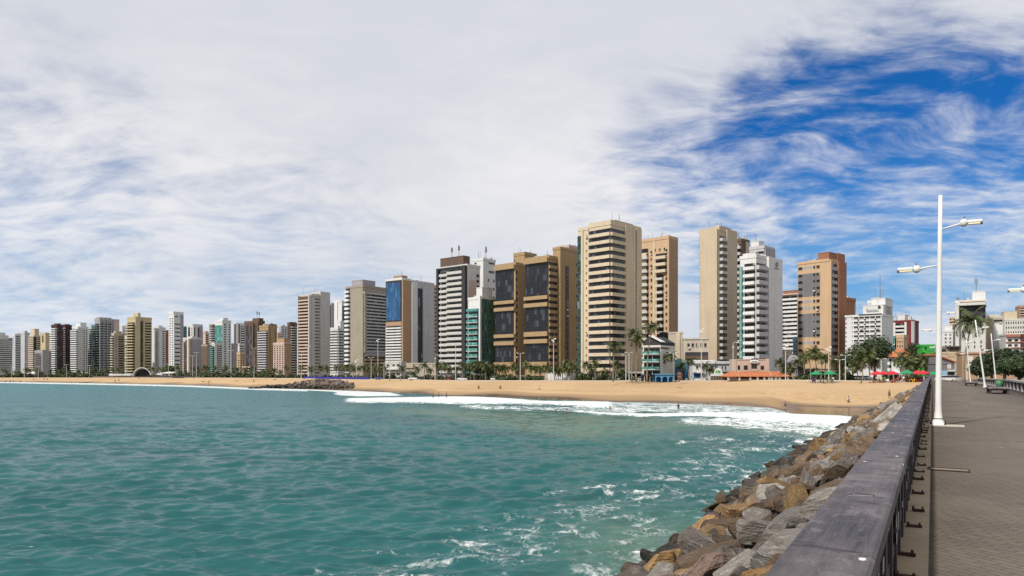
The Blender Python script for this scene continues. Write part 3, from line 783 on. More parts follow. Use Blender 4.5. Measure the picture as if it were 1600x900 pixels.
    def ant(s, px, h, base=0.0, depth=.5, dish=True):
        k = min(max(s.pL(px) if px <= s.xC else .2, .2), s.wL-.2)
        mb = MB().tube([(-k, s.wR*depth, s.H+base-.3), (-k, s.wR*depth, s.H+base+h)], [.14,.09], 6)
        if dish:
            for q in range(3): mb.box(-k-.45, -k+.45, s.wR*depth-.05, s.wR*depth+.05, s.H+base+h*(.55+.14*q), s.H+base+h*(.55+.14*q)+.14)
            mb.box(-k-.5, -k-.25, s.wR*depth-.12, s.wR*depth+.12, s.H+base+h*.6, s.H+base+h*.95)
            mb.box(-k+.28, -k+.5, s.wR*depth-.12, s.wR*depth+.12, s.H+base+h*.55, s.H+base+h*.9)
        s.part('antenna', mb, M_ant); return s
    def text(s, face, string, px, y, size, col='charcoal', out=.08):
        cu = bpy.data.curves.new('lettering', 'FONT'); cu.body = string; cu.size = size; cu.align_x = 'CENTER'; cu.extrude = .04
        cu.materials.append(wm(col)); o = bpy.data.objects.new('lettering', cu); COL.objects.link(o); o.parent = s.root
        u = s.uu(face, px, px)[0]; z = s.z(y)-s.z0
        o.location = (-s.wL+u, -out, z) if face == 'L' else (out, u, z)
        o.rotation_euler = (R(90), 0, 0 if face == 'L' else R(90)); return s
    def clutter(s):
        """tanks, vents and thin masts on the roof"""
        r = s.rg; mb = MB()
        if s.wL < 4 or s.wR < 5: return
        for k in range(r.randint(2, 4)):
            x, y, w, h = -r.uniform(.15,.8)*s.wL, r.uniform(.15,.75)*s.wR, r.uniform(.8,2.2), r.uniform(1.0,2.3); mb.box(x-w/2, x+w/2, y, y+w, s.H-.1, s.H+h)
        s.part('roof_equipment', mb, wm('pale')); mb = MB()
        for k in range(r.randint(1, 3)):
            x, y = -r.uniform(.1,.9)*s.wL, r.uniform(.1,.6)*s.wR; mb.tube([(x,y,s.H-.1),(x,y,s.H+r.uniform(2.5,5.5))], .06, 5)
        s.part('antenna', mb, M_ant)
    def done(s):
        if s.Y < 480 and s.H > 20: s.clutter()
        s.part('wall', s.wall, s.m)
        for (nm, c), mb in s.extra.items(): s.part(nm, mb, wm(c))
        for (f, gl), mb in s.stuff.items(): o = s.part('window', mb, GL[gl]); o['kind'] = 'stuff'
        return s
T = Tower
# ---- far left
T('white office block with thin dark window lines at the left picture edge','the white office block',-24,-14,19.5,528,640,'offwhite',17,30).band('R',-14,19,530,582,17,.48,.4).band('L',-24,-14,530,582,17,.42).roof(-22,-15,5).roofR(8,15,3).panel('R',14,19.5,521,545,'slate').done()
T('narrow white tower with dark teal window strip beside the white office block','the narrow teal tower',20.5,23,32.5,523,620,'white',22,30).win('L',20.5,23,525,585,1,22,.7).band('R',24,32,525,585,22,.55,.3,'teal').fin('R',23,24,523,585,.5).done()
T('slim reddish brown tower squeezed behind the narrow teal one','the slim reddish tower',31,32.6,39,522,672,'rust',22,30,wL=6).band('R',33,36,524,585,22,.5,.5,col='pinkish').panel('R',36.2,39,523,585,'charcoal').done()
T('pale grey blank tower with rooftop box near the left edge','the pale grey blank tower',38,38.6,46.5,521,650,'lgrey',20,30,wL=8).win('R',39,40.5,524,585,1,20,.6).roofR(40,44,2.6).done()
T('cream banded tower with navy glass corner and beige crown','the cream crowned tower',45.5,53,63,525,610,'cream',20,30).band('L',45.5,53,526,585,20,.5,.7,'dark').band('R',56,63,527,585,20,.5,.6).glass('R',53,56,526,585,'black',1,20).roof(47,53,6,.1,.8).done()
T('plain lit beige slab tower with one dark slit near its roof','the plain beige slab tower',63,71,79.5,521,700,'lemon',20,30).panel('L',66,68,524,535,'charcoal',.1).win('R',76,79,524,585,1,20,.6).done()
T('low grey mauve block standing in front of the plain beige slab tower','the low grey mauve block',54,67,80,549,560,'mauve',10,30,name='apartment_block',cat='block').glass('L',55,66,552,585,'brown',6,10,mull='mauve').fin('L',65.5,67,546,585,.3,1.4).win('R',77,79,551,585,1,10,.6).roof(56,66,1.0).done()
T('dark maroon tower with white curved balconies, left of the maroon pair','the left maroon tower',80,89,98,508.5,590,'maroon',22,30).balc('L',80,89,511,585,22,1.6,.45,'white').glass('R',89,92,511,585,'black',1,22).win('R',93,97.5,511,585,2,22,.5).roof(83,89,1.5).done()
T('dark maroon tower with white balconies and pinkish window grid, right of the maroon pair','the right maroon tower',95.5,102,112.5,509,600,'maroon',22,30).balc('L',95.5,102,511,585,22,1.6,.45,'white').win('R',102.5,112,512,585,3,22,.55).roof(97,102,1.2).fin('R',110.5,112.5,509,585,.5).done()
T('white tower with rounded white balconies and blank middle wall','the white rounded balcony tower',112.5,122,137.5,511.5,590,'white',21,30).balc('L',112.5,122,514,585,21,1.5,.5).win('R',130,137,514,585,2,21,.55,.5).panel('R',123,130,512.5,585,'pale',.3).roof(114,121,4,.3,.9).done()
T('white and pale mint banded tower left of the grey gridded tower','the pale mint tower',137.5,143,150,511,605,'mint',21,30).band('L',137.5,143,514,585,21,.5,.8).band('R',144,150,514,585,21,.5,.5,col='white').roof(139,142,2).done()
T('tall grey gridded tower with curved glass balconies and open roof frames','the grey gridded tower',148,155,186,500,600,'grey',21,30,par=1.5).balc('L',148,155,505,585,21,1.5,.35,'mint',rail='teal').band('R',156,176,505,585,21,.55,.35).fin('R',155,156,500,585,.9,2).fin('R',161,162,500,585,.9,2).fin('R',167,168,500,585,.9,2).fin('R',173,174,500,585,.9,2).panel('R',178,186,500,585,'pinkish',.4).win('R',178.5,185.5,503,585,2,21,.6).roofR(156,175,2.5,.1,.9,'grey').done()
T('short beige brick block with balcony bands at the right foot of the grey gridded tower','the short beige brick block',174,178,195,522,560,'beige',16,30,name='apartment_block',cat='block').balc('L',174,178,524,585,16,1.2).win('R',179,184,525,585,1,16,.3).balc('R',185,193,525,585,16,1.0).roofR(181,191,2.5).done()
T('slim white tower hidden behind the lemon yellow tower','the slim hidden white tower',189,191,199.5,510,690,'white',22,30).win('R',191.5,199,514,585,2,22,.5).done()
T('white banded block with dark glass left of the lemon yellow tower','the white banded block',192,198,204,527,590,'white',18,30,wR=11).band('L',192,198,530,585,18,.5,.8).done()
T('lemon yellow tower with open balconies and dark central slot behind the stage shell','the lemon yellow tower',199,211,237,497,560,'lemon',19,30,par=1.2).balc('L',199,211,503,585,19,2.2,.35).fin('R',211,218.5,497,585,.7,.8).glass('R',219,223,501,585,'brown',1,19).fin('R',223.5,226,499,585,.6).band('R',226.5,236.5,503,585,19,.55,.6,'room').roofR(217.5,221.5,4.5).done()
T('white tower of two stepped shafts with a rust side beside the lemon yellow tower','the stepped white twin shaft tower',238,247,258.5,512.5,580,'white',21,30).win('L',243,247,518,585,1,21,.6).fin('R',247.5,252,512,585,1.0,1.0).win('R',253,258,516,585,1,21,.7).roof(240,246,2).done()
T('narrow rust orange tower just right of the stepped white tower','the narrow rust tower',257,258.6,263.5,517,640,'rust',21,30,wL=5).win('R',259,263,520,585,1,21,.5).done()
T('tallest white tower of the far cluster with stacked dark openings','the tallest far white tower',263.5,271,286.5,489.5,560,'white',24,30,par=1.5).win('L',264,271,496,585,2,24,.5).fin('R',271,272.5,489.5,585,.5).win('R',273,281.5,503,585,1,13,.9,.3,'dark').panel('R',282,286.5,491,585,'mauve',.35).panel('R',273,278,493.5,495,'charcoal',.1).done()
T('teal glass tower behind the tallest far white tower','the far teal glass tower',284,286,292,511,680,'teal',20,30,wL=8).band('R',286.5,292,513,585,20,.5,.3,'teal').done()
T('white tower with dark vertical stripes and framed roof behind the grey blank slab','the far striped white tower',292,301,316.5,508,640,'white',21,30,par=1.2).glass('L',294,297,511,585,'black',1,21).win('L',298,301,511,585,1,21,.5).glass('R',303,305,511,585,'black',1,21).glass('R',309,311,511,585,'black',1,21).fin('R',301.5,302.5,508,585,.8,.8).panel('R',311.5,316.5,509,585,'mauve',.4).done()
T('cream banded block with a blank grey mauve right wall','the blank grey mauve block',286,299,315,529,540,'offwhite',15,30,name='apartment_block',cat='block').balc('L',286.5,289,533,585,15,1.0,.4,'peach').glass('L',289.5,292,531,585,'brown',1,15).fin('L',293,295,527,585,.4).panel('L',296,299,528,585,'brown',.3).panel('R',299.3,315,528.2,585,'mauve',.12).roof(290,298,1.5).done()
T('pinkish tower with brown bands behind the dark gridded block','the far pinkish tower',318,321,328,520,680,'pinkish',19,32,wL=10).band('R',321,328,523,585,19,.5,.4).roofR(323,326,2).done()
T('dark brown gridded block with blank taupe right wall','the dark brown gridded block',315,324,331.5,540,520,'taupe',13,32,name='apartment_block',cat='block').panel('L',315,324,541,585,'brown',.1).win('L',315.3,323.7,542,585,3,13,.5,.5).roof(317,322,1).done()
T('brown tower with pale balcony bands behind the teal and white pair','the brown banded far tower',327,331,338,508,640,'tan',21,32).band('L',327,331,510,585,21,.5,.6,col='pale').band('R',331,338,510,585,21,.5,.6,col='pale').done()
T('tower with teal glass flank and white windowed front','the teal flanked white tower',336,347.5,361,502,540,'white',21,32,par=1.0).glass('L',336,347.3,508,585,'green',3,21,mull='teal').win('R',348.5,355,505,585,1,21,.5).win('R',356,361,505,585,1,21,.45).roof(341,347,2.5).done()
T('low teal balcony block at the foot of the teal flanked white tower','the low teal balcony block',330.5,335,347,537,500,'offwhite',14,32,name='apartment_block',cat='block').balc('L',330.5,335,540,586,14,1.2,.45,'teal').band('R',339.5,347,540,586,14,.5,.6).fin('R',335,338.5,536,586,.5).done()
T('plain pale mauve slab with one slim window column','the plain mauve slab',361,361.6,371.5,538,560,'mauve',14,32,wL=6,name='apartment_block',cat='block').win('R',362,364,541,585,1,14,.5).done()
T('brown and white vertically striped tower behind the brown glass tower','the striped brown and white tower',366,369,383,506,660,'white',21,32,par=1).panel('L',366,369,506,585,'brown',.3).fin('R',369.5,372,506,585,.6).panel('R',372.5,374.5,507,585,'brown',.3).band('R',376,382.5,509,585,21,.55,.5).done()
T('low white striped block left of the brown glass tower','the low white striped block',371,374,383,538,590,'white',12,32,name='apartment_block',cat='block').band('R',374,382,540,585,12,.5,.5).done()
T('small yellow beige house block at the left foot of the brown glass tower','the small yellow beige block',370,375,382.5,552,520,'peach',9,32,name='apartment_block',cat='block').win('L',370.5,375,554,588,1,9,.6).win('R',375.5,382,554,588,2,9,.5).roof(371,374,1.2).done()
T('dark brown glass tower with columned front and twin antennas','the dark brown glass tower',382,404,413.5,504,470,'brown',20,34,par=1.4).glass('L',384.5,389,508,570,'black',2,20,mull='brown').glass('L',391,395,508,570,'black',2,20,mull='brown').glass('L',397,402,508,570,'brown',2,20,mull='brown').fin('L',395,397,503,578,.8).fin('L',402.3,404,503,585,.6).glass('R',405,408,508,580,'brown',1,20).roof(394,404,2.8,.05,.8).ant(397,5.5,2.6).ant(400.5,5,2.6).balc('L',382,394,570,588,4,2.0,.5,'pinkish').done()
T('tan tower with white balcony stack and plain windowed side','the white balcony tan tower',405,419,433,510,450,'gold',19,34).balc('L',405,418.5,516,580,17,1.4,.45,'lgrey').win('R',420,424,513,585,1,19,.4).win('R',428,432.5,513,585,1,19,.4).roof(411,419,1.4,.3,.95,'brown').done()
T('far greyish white tower with dark windows behind the pink gridded block','the far greyish white tower',435,439,449,510.5,660,'lgrey',21,34).win('L',436,439,513,585,1,21,.5).win('R',440,448.5,513,585,2,21,.5).roofR(442,446,2).done()
T('far salmon tower with pale windows left of the greyish one','the far salmon tower',430,434,441,521,620,'pinkish',19,34).win('R',434.5,440.5,524,585,2,19,.55).win('L',431,434,524,585,1,19,.5).done()
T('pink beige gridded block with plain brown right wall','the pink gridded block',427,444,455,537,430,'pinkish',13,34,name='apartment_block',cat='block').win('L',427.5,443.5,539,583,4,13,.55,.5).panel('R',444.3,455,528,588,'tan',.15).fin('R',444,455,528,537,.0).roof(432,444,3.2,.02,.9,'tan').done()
T('brown tower with pale balconies left of the tall off white slab','the brown pale balcony tower',449,453,467.5,505.5,490,'brown',20,34).win('L',449.5,453,508,585,1,20,.5).balc('R',454,460,508,585,20,1.0,.45,'pale').band('R',460.5,467,508,585,20,.5,.7,col='pale').fin('R',460,460.5,505,585,1.1).roofR(455,463,1.2).done()
T('tall off white slab with maroon framed stack of curved balconies','the tall off white slab',468,486.5,515,461,400,'pale',24,36,par=.8).panel('L',468,486.5,462,588,'brown',.15).balc('L',469.5,484.5,465,585,24,1.5,.45,'pinkish').fin('L',468,469.2,461,588,1.6).fin('L',485,486.5,461,588,1.6).win('R',491.5,499.5,464,585,1,24,.85,.35,'brown').fin('R',500,515,455.2,588,.5,2.6).win('R',505,508,468,585,1,24,.35,.22).win('R',512.5,514.7,462,585,1,24,.5,.25).roofR(500.5,514.5,2.6,.0,.9).ant(474,2.5,0,.4,False).done()
T('far dark striped tower peeping between the off white slabs','the far dark striped tower',514,518,523,475,560,'grey',24,36,wR=8).glass('L',514.5,517.5,477,585,'black',2,24).done()
T('slim bright white far tower with a dark teal side','the slim bright white far tower',522.5,534,540,471.5,540,'white',24,36).fin('L',523,528,471,585,.6).roof(525,532,1.0).glass('R',535,539.8,478,585,'teal',2,22).done()
T('white stepped middle tower above the white banded block','the white stepped tower',526,532,537,503,470,'white',10,36,name='apartment_block',cat='block').win('L',527,532,508,588,1,22,.5).done()
T('white banded block with rounded front below the white stepped tower','the rounded white banded block',514,528,537,513.5,430,'white',15,36,name='apartment_block',cat='block').band('L',514,527.5,517,582,15,.48,.4,'dark').band('R',528.5,536.5,517,582,15,.48,.4,'teal').done()
T('taupe walled tower with white framed wing of dark window bands','the taupe walled banded tower',540,567,603.5,447,365,'taupe',20,36,par=.6).band('L',540.5,547,449,583,20,.5,1.2,'dark','white').fin('R',568,571,455,551,1.1).panel('R',567.5,603.4,456.3,458.5,'lgrey',1.0).panel('R',570,603.4,550,556,'mauve',.8).panel('R',568,570,456,550,'lgrey',1.0).band('R',570.2,603.3,458.8,549.5,18,.56,.7,'dark','lgrey').band('R',570,603,558,580,4,.5,.5,'dark','tan').roof(549,566,3.2,.02,.55,'mauve').done()
T('tower with tall blue glass panel above white banded floors and a tan column','the blue glass panel tower',603,628,642,437,345,'white',22,36,par=1.0).panel('L',603.2,627.8,437,502,'charcoal',.25).glass('L',604.8,626.4,441,500,'blue',5,18,.38,'deepblue').band('L',603.5,627.6,509,562,12,.48,.5,'dark').panel('L',603.3,627.8,502.3,508.6,'tan',.3).win('L',605,627,503,508,6,1,.5,.5).panel('R',628.2,642,431,585,'tan',.6).win('R',636,641,440,582,1,22,.4,.3).roof(615,628,1.9,.0,.6,'tan').ant(622,3.2,1.5,.4,False).done()
T('white tower with a dark glazed slot between two blank shafts','the white slotted tower',641,643,678,440,375,'lgrey',24,36,wL=5,par=.9).win('R',644.5,648,444,582,1,24,.5,.3).glass('R',653,659.5,449,582,'dark',2,24).fin('R',659.7,668,443,582,.7).win('R',669.5,675.5,444,582,2,24,.3,.3).fin('R',664,678,438,582,.3,.8).panel('R',643.3,651.5,434.7,582,'white',.35).done()
T('orange brown banded tower glimpsed between the slotted and black framed towers','the orange brown banded tower',677,677.6,686,447,430,'orange',22,36,wL=4).band('R',677.8,686,450,585,22,.5,.4,'brown').done()
T('black framed tower with pale stacked balconies and weathered white side','the black framed balcony tower',685,730,750,414.5,315,'offwhite',19,40,par=.7).panel('L',685,688,414.7,585,'charcoal',1.5).panel('L',725.2,730,414.7,585,'charcoal',1.5).panel('L',688.2,725,414.7,417.3,'charcoal',1.3).balc('L',689,701.5,420,583,19,1.3,.5,'pale').balc('L',701.6,725,418,583,19,1.7,.5,'pale').win('R',744,749,424,530,1,12,.8,.5,'room').panel('R',732.5,743.5,437,475,'pinkish',.04,'bare_patch').panel('R',733.5,741,476,484,'beige',.045,'bare_patch').roof(686,722,4.6,.1,.6,'brown').ant(700,5.5,4.4,.3).ant(711,6,4.4,.3).ant(690,5,0,.2).ant(694,5,0,.2).done()
T('white corner tower with antenna mast behind the teal glass tower','the white corner tower',738.5,755,774,405,340,'white',19,40,par=.7).win('L',741,745,408,412,1,1,.9,.6).win('R',763,772.5,408,411,1,1,.9,.8).win('R',763,772.5,421,425,1,1,.9,.8,'brown').win('R',762,764.5,430,470,1,3,.7,.3).win('R',770,773,430,470,1,3,.7,.3).ant(748,7.5,0,.6).ant(742,4.5,0,.3,False).done()
T('stepped teal tower with glazed balconies and dark green glass wing','the stepped teal tower',731.5,752,775,465.5,300,'white',11,40,par=.6).balc('L',731.8,749,486,585,11,1.5,.55,'white',rail='green').panel('L',731.6,749,482,486,'teal',1.4).fin('L',750,752,464,588,.8,1).glass('R',752.4,774.8,466.5,583,'sea',2,11,.15,'teal').win('R',762,766,468,583,1,11,.4,.25).roof(742,751,4.5,.1,.8,'white').done()
T('left wing of the gold complex with three black glass panels','the left gold glass wing',774,805.5,812,413,292,'gold',14,42,par=.9,wR=14).glass('L',774.3,803,420,468.5,'black',9,4).glass('L',774.3,803,485.5,521.5,'black',14,8).glass('L',774.3,803,539.5,565.5,'black',14,6).fin('L',774.1,805.3,412.6,419.6,1.1).fin('L',774.1,805.3,468.8,474,1.1).fin('L',774.1,805.3,479.6,485,1.1).fin('L',774.1,805.3,521.8,527.2,1.1).fin('L',774.1,805.3,533,539,1.1).fin('L',774.1,805.3,566,572.5,1.1).panel('L',774.3,803,474,479.4,'charcoal',.1).panel('L',774.3,803,527.4,532.8,'charcoal',.1).win('R',805.8,808.5,420,570,1,14,.9,.5).done()
T('gold tower with blank column and black glass front stacked in three panels','the gold glass tower',821,857.5,870,402,280,'gold',16,42,par=.9).glass('L',821.3,857,409.5,461,'black',16,10).glass('L',821.3,857,478.8,517.2,'black',16,8).glass('L',821.3,857,536.4,565,'black',16,6).fin('L',821.1,857.4,401.6,409.2,1.2).fin('L',821.1,857.4,461.3,467,1.2).fin('L',821.1,857.4,472.3,478.5,1.2).fin('L',821.1,857.4,517.6,525,1.2).fin('L',821.1,857.4,529.4,536,1.2).fin('L',821.1,857.4,565.3,571.5,1.2).panel('L',821.3,857,467.2,472,'charcoal',.1).panel('L',821.3,857,525.2,529.2,'charcoal',.1).band('R',857.8,869.8,409,570,16,.48,.5,'room').done()
T('blank gold column between the two black glass wings','the blank gold column',803,819.5,838,396.5,310,'gold',14,42,par=.9).win('L',806,811,408,411,1,1,.9,.7).panel('L',803,805,404,590,'brown',.05).done()
T('tall gold shaft with shaded blank side and a slot of windows','the tall gold shaft',864,875.5,905,387.5,283,'gold',17,42,par=.6).glass('R',883.5,888.5,414,573,'brown',1,16).win('R',883.8,888.3,418,570,1,16,.8,.5).win('R',899.5,902.5,400,570,1,10,.5,.2).win('L',866,870,400,404,1,1,.8,.8).done()
T('far pink rooftop tower showing above the tall gold shaft','the far pink rooftop tower',870,889,906,384.5,380,'pinkish',22,42).win('R',892,904,386,392,3,1,.6,.4).done()
T('tall cream tower wrapped in dark ribbon windows','the tall cream ribbon tower',920.5,954,1001,348.5,248,'cream',19,44,par=1.2).band('L',920.8,953.95,356,580,19,.55,.75,'black').band('R',954.05,975.5,356,580,19,.55,.75,'black').fin('R',976.2,991.5,348.8,590,.5,.5).fin('R',993.2,1001,348.8,590,.5,.5).glass('R',991.8,993,352,588,'brown',1,1).roof(938,953,1.4,.15,.75).ant(948,3,1.4,.4,False).done()
T('cream stair wing with teal glass edge on the left of the ribbon tower','the cream stair wing',903.5,919.5,925,357,258,'cream',19,44,par=.8,wR=10).glass('L',903.6,908.5,367,584,'teal',1,19,.5,'teal').win('L',914.5,918,362,584,1,19,.5,.2).fin('L',908.7,911.5,357,588,.4).done()
T('cream and orange tower with two balcony stacks and blank side painted shadow tan','the cream and orange balcony tower',1002,1045,1059,371,318,'peach',19,44,par=.9).panel('L',1002,1010,384,585,'cream',.1).balc('L',1002.5,1013.5,390,585,18,1.4,.35,'pale').win('L',1016,1019.5,385,585,1,18,.7,.4).panel('L',1020.5,1023,372,585,'cream',.08).balc('L',1024.5,1042,393,425,3,1.6,.45,'cream').balc('L',1026,1037,426,585,15,1.4,.35,'pale').win('L',1039,1043.5,385,585,1,18,.6,.4).win('L',1020,1042,385,391,3,1,.3,.7).panel('R',1045.3,1059,370.6,588,'tan',.12).glass('L',1002.3,1013,383.5,390,'black',3,1).ant(1026,2.5,.8,.5,False).done()  # tan panel puts the right face's shade into its colour
T('tall pale cream slab with a recessed column of balconies','the tall pale cream slab',1093,1123.5,1150,358,264,'sand',22,46,par=.9).fin('L',1094.5,1118,360,588,.5).fin('L',1118.6,1123.3,358,588,1.5).win('L',1093.1,1094.4,364,530,1,26,.9,.6,'room').balc('R',1124.3,1133.3,366,582,21,1.3,.42,'pale',glass='brown').fin('R',1134,1150,356.5,590,.6,.4).roof(1105,1123,1.2,.1,.7).ant(1116,2.2,1.2,.4,False).done()
T('brown tower with pale balconies behind the pale cream slab','the brown tower behind the cream slab',1143,1158.5,1171,375,330,'brown',21,46).balc('L',1146,1158.2,379,585,21,1.5,.45,'pale').panel('R',1165,1171,376,588,'sand',.3).win('R',1166.5,1169.5,379,580,1,20,.5,.3).done()
T('white hotel with green balcony strip, stacked windows and round emblem near its roof','the white emblem hotel',1156.5,1181.5,1220.5,400,238,'white',15,48,par=.6,name='hotel_tower').balc('L',1163,1180.5,409,585,15,1.0,.42,'white').glass('L',1156.7,1162,415,560,'green',2,15,.9,'mint').balc('R',1182,1196.3,409,583,15,1.0,.55,'lgrey').fin('R',1197.2,1204,398.6,588,1.0,.5).fin('R',1204.2,1220.5,399,588,.5,.5).win('R',1216.8,1218,420,580,1,15,.5,.25).roofR(1183,1189,1.4,.1,.9).ant(1172,2,0,.5,False)
s = BLD[-1]
u0 = s.uu('R', 1208.5, 1208.5)[0]; u1 = s.uu('R', 1214.5, 1214.5)[0]; um = (u0+u1)/2; rz = s.z(407.5)-s.z0
ring = MB(); n = 24; rr_ = .85
for k in range(n):
    a0, a1 = 2*math.pi*k/n, 2*math.pi*(k+1)/n
    w = lambda a, r: (um + r*1.25*math.cos(a), rz + r*math.sin(a))
    p = [w(a0, rr_), w(a1, rr_), w(a1, rr_*.62), w(a0, rr_*.62)]
    ring.add([(x, y, z) for x in (.48, .58) for y, z in p], [(0,1,2,3),(7,6,5,4),(0,4,5,1),(2,6,7,3)])
ring.box(.48, .57, um-.28, um+.28, rz-.30, rz+.35)
s.part('emblem', ring, wm('slate'))
mb = MB(); x = u0-.25
for q in range(8): mb.box(.48, .57, x, x+(u1-u0+.5)/8*.7, rz-1.62, rz-1.62+(.34 if q not in (0, 3) else .46)); x += (u1-u0+.5)/8
s.part('lettering', mb, wm('slate')); s.done()
T('grey white stepped tower rising behind the white emblem hotel','the grey white stepped tower',1171,1194,1210,386,300,'lgrey',21,46).roof(1172,1184,3.0,.1,.6,'white').band('L',1171.5,1193.5,392,420,3,.5,.8,'dark','white').panel('R',1195,1210,385,410,'grey',.4).ant(1176,4,3,.3,False).done()
T('white finely banded tower with brick red top','the brick topped banded tower',1222,1246,1250.5,459,350,'white',19,46,par=.3).band('L',1222.2,1245.8,462,585,19,.48,.4,'dark').panel('L',1222,1246,453.5,460.5,'brick',.7).panel('R',1246.2,1250,454,585,'orange',.4).roof(1223,1245.5,1.7,.05,.9,'brick').done()
T('small light blue block below the brick topped banded tower','the small blue block',1239,1246.5,1250.5,529.5,262,'skyblue',5,46,name='apartment_block',cat='block').win('L',1240,1246,532,556,2,5,.55,.4).done()
T('peach tower with grey window panels and a brick red flank','the peach brick flank tower',1246.5,1295.5,1319,406,250,'peach',14,50,par=.5)
s = BLD[-1]; s.balc
zs = [(412.5,417,0),(424.5,429.5,0),(435,440,1),(446,451,1),(456,461,1),(466.5,471,0),(477,481.5,0),(488,492.5,1),(499.5,504,1),(510.5,515,1),(521,525.5,1),(532.5,537,0),(544.5,549,0),(556,560,0)]
for y0, y1, gp in zs:
    s.win('L', 1247.3, 1254, y0, y1, 1, 1, .95, .95, 'room'); s.win('L', 1270.5, 1274, y0, y1, 1, 1, .8, .95, 'room'); s.win('L', 1275.5, 1281, y0, y1, 1, 1, .9, .95, 'room')
for y0, y1 in ((424,461),(488,525.6)): s.panel('L', 1247, 1281.5, y0, y1, 'slate', .012)
for y0, y1 in ((412.5,417),(466.5,471),(477,481.5),(532.5,537)): s.panel('L', 1254.3, 1270.3, y0, y1, 'grey', .015)
s.band('R', 1297, 1306.8, 411, 560, 14, .5, .5, 'dark', 'grey').panel('R', 1307.2, 1319, 392.5, 590, 'brick', .9).fin('R',1295.6,1296.8,405,588,.7)
s.roof(1278, 1295.4, 2.6, .0, .5, 'brick').roofR(1307.4, 1318.8, 3.0, -.03, .5, 'brick').done()
T('plain brick slab stepping out behind the peach tower','the plain brick slab',1318,1322.5,1326,467.5,300,'brick',10,52,wL=7,wR=8).done()
# ---- right hand side, behind the beach bars
T('white hotel slab with rows of dark windows and rooftop script lettering','the white lettering hotel',1320.8,1378,1381.5,491,236,'white',9,42,par=.2,name='hotel_block',cat='hotel',wR=14)
s = BLD[-1]
for i in range(9):
    y0 = 493.5 + i*7.25
    s.win('L', 1333.5, 1376.5, y0, y0+3.2, 5, 1, .86, .9, 'room'); s.win('L', 1330.8, 1332.2, y0, y0+2.4, 1, 1, .8, .8, 'room'); s.win('L', 1321, 1323, y0+.8, y0+3, 1, 1, .9, .8, 'room')
    for q in (1340, 1350.5, 1367): s.windows('L', 'air_conditioner', .42, .34, [(s.uu('L', q, q)[0], s.z(y0+5.4)-s.z0)], 'room', .3)
s.panel('L', 1342, 1378, 485.5, 489.5, 'charcoal', .3)
s.roof(1346, 1380, 3.2, .12, .95).roof(1356, 1381, 5.6, .3, .96, None)
s.panel('L', 1321, 1340, 487.8, 490.6, 'slate', .1)
mb = MB(); x = -s.wL + s.uu('L', 1351.5, 1351.5)[0]; random.seed(5)
zt = s.H + 1.1
for q in range(9):
    w = random.uniform(.22, .42); h = random.choice((.7, .7, 1.2, .8)); mb.box(x, x+w, s.wR*.12-.16, s.wR*.12-.02, zt, zt+h); mb.box(x, x+.55, s.wR*.12-.15, s.wR*.12-.02, zt-.001, zt+.16); x += .42
s.part('lettering', mb, wm('grey'))
mb = MB(); cx = x + .3; mb.prism([(cx-.5, zt+1.2), (cx+.1, zt+.9), (cx+.5, zt+1.35), (cx+.2, zt+1.9), (cx-.3, zt+2.0)], s.wR*.12-.16, s.wR*.12-.02); s.part('emblem', mb, wm('charcoal'))
s.panel('L', 1378.3, 1381, 471, 560, 'lgrey', .2).ant(1366, 9, 5, .5, False).done()
T('blank white stair tower attached to the white lettering hotel','the blank white stair tower',1373,1385.5,1388,471,262,'white',9,42,wL=6.5,wR=6,name='stair_tower').done()
T('dark red block framing a white banded front','the dark red framed block',1389,1426,1432,501,330,'red',9,42,par=.4,wR=12,name='apartment_block',cat='block').band('L',1399.5,1413.5,505,560,9,.5,.6,'dark','white').fin('L',1396,1396.2,505,560,.1).panel('L',1396.3,1399.3,503,560,'white',.7).panel('L',1413.7,1417,503,560,'white',.7).panel('L',1389,1391,503,530,'white',.3).panel('L',1424.5,1426,501.5,560,'white',.4).panel('R',1426.2,1428.5,501,560,'white',.3).roof(1401,1412,3.0,.2,.8,'white').done()
T('small teal house block in front of the dark red block','the small teal house',1388.5,1398.5,1401.5,528,285,'teal',5,42,name='house',cat='house',wR=8).panel('L',1388.5,1395,519,529,'red',.3).win('L',1389,1398,532,560,2,4,.4,.4).done()
T('narrow yellow beige house beside the small teal house','the narrow beige house',1400.5,1412,1415,526,282,'peach',5,42,name='house',cat='house',wR=7).win('L',1401,1411.5,530,565,3,5,.45,.4).done()
T('bright green flat house above the palms','the bright green house',1441.5,1460.5,1463,539,231,'green',3,14,par=.2,name='house',cat='house',wR=6).win('L',1444.5,1448,542,546,1,1,.9,.9).panel('L',1450,1460.3,547,548,'teal',.1).panel('L',1450,1460.3,541,542,'teal',.1).done()
T('tan tower with five dark bands just left of the screen building','the small tan banded tower',1483.5,1493,1500,496,420,'peach',7,40,par=.3).band('L',1483.8,1492.8,498,560,14,.48,.5,'room').done()
T('small white apartment house with square windows left of the screen building','the small white apartment house',1472,1489,1499,517,300,'white',5,40,par=.4,name='apartment_block',cat='block').win('L',1474,1488.5,520,560,2,7,.4,.35).win('R',1490,1497,520,560,2,7,.35,.35).roof(1474,1486,2.6,.2,.8).done()
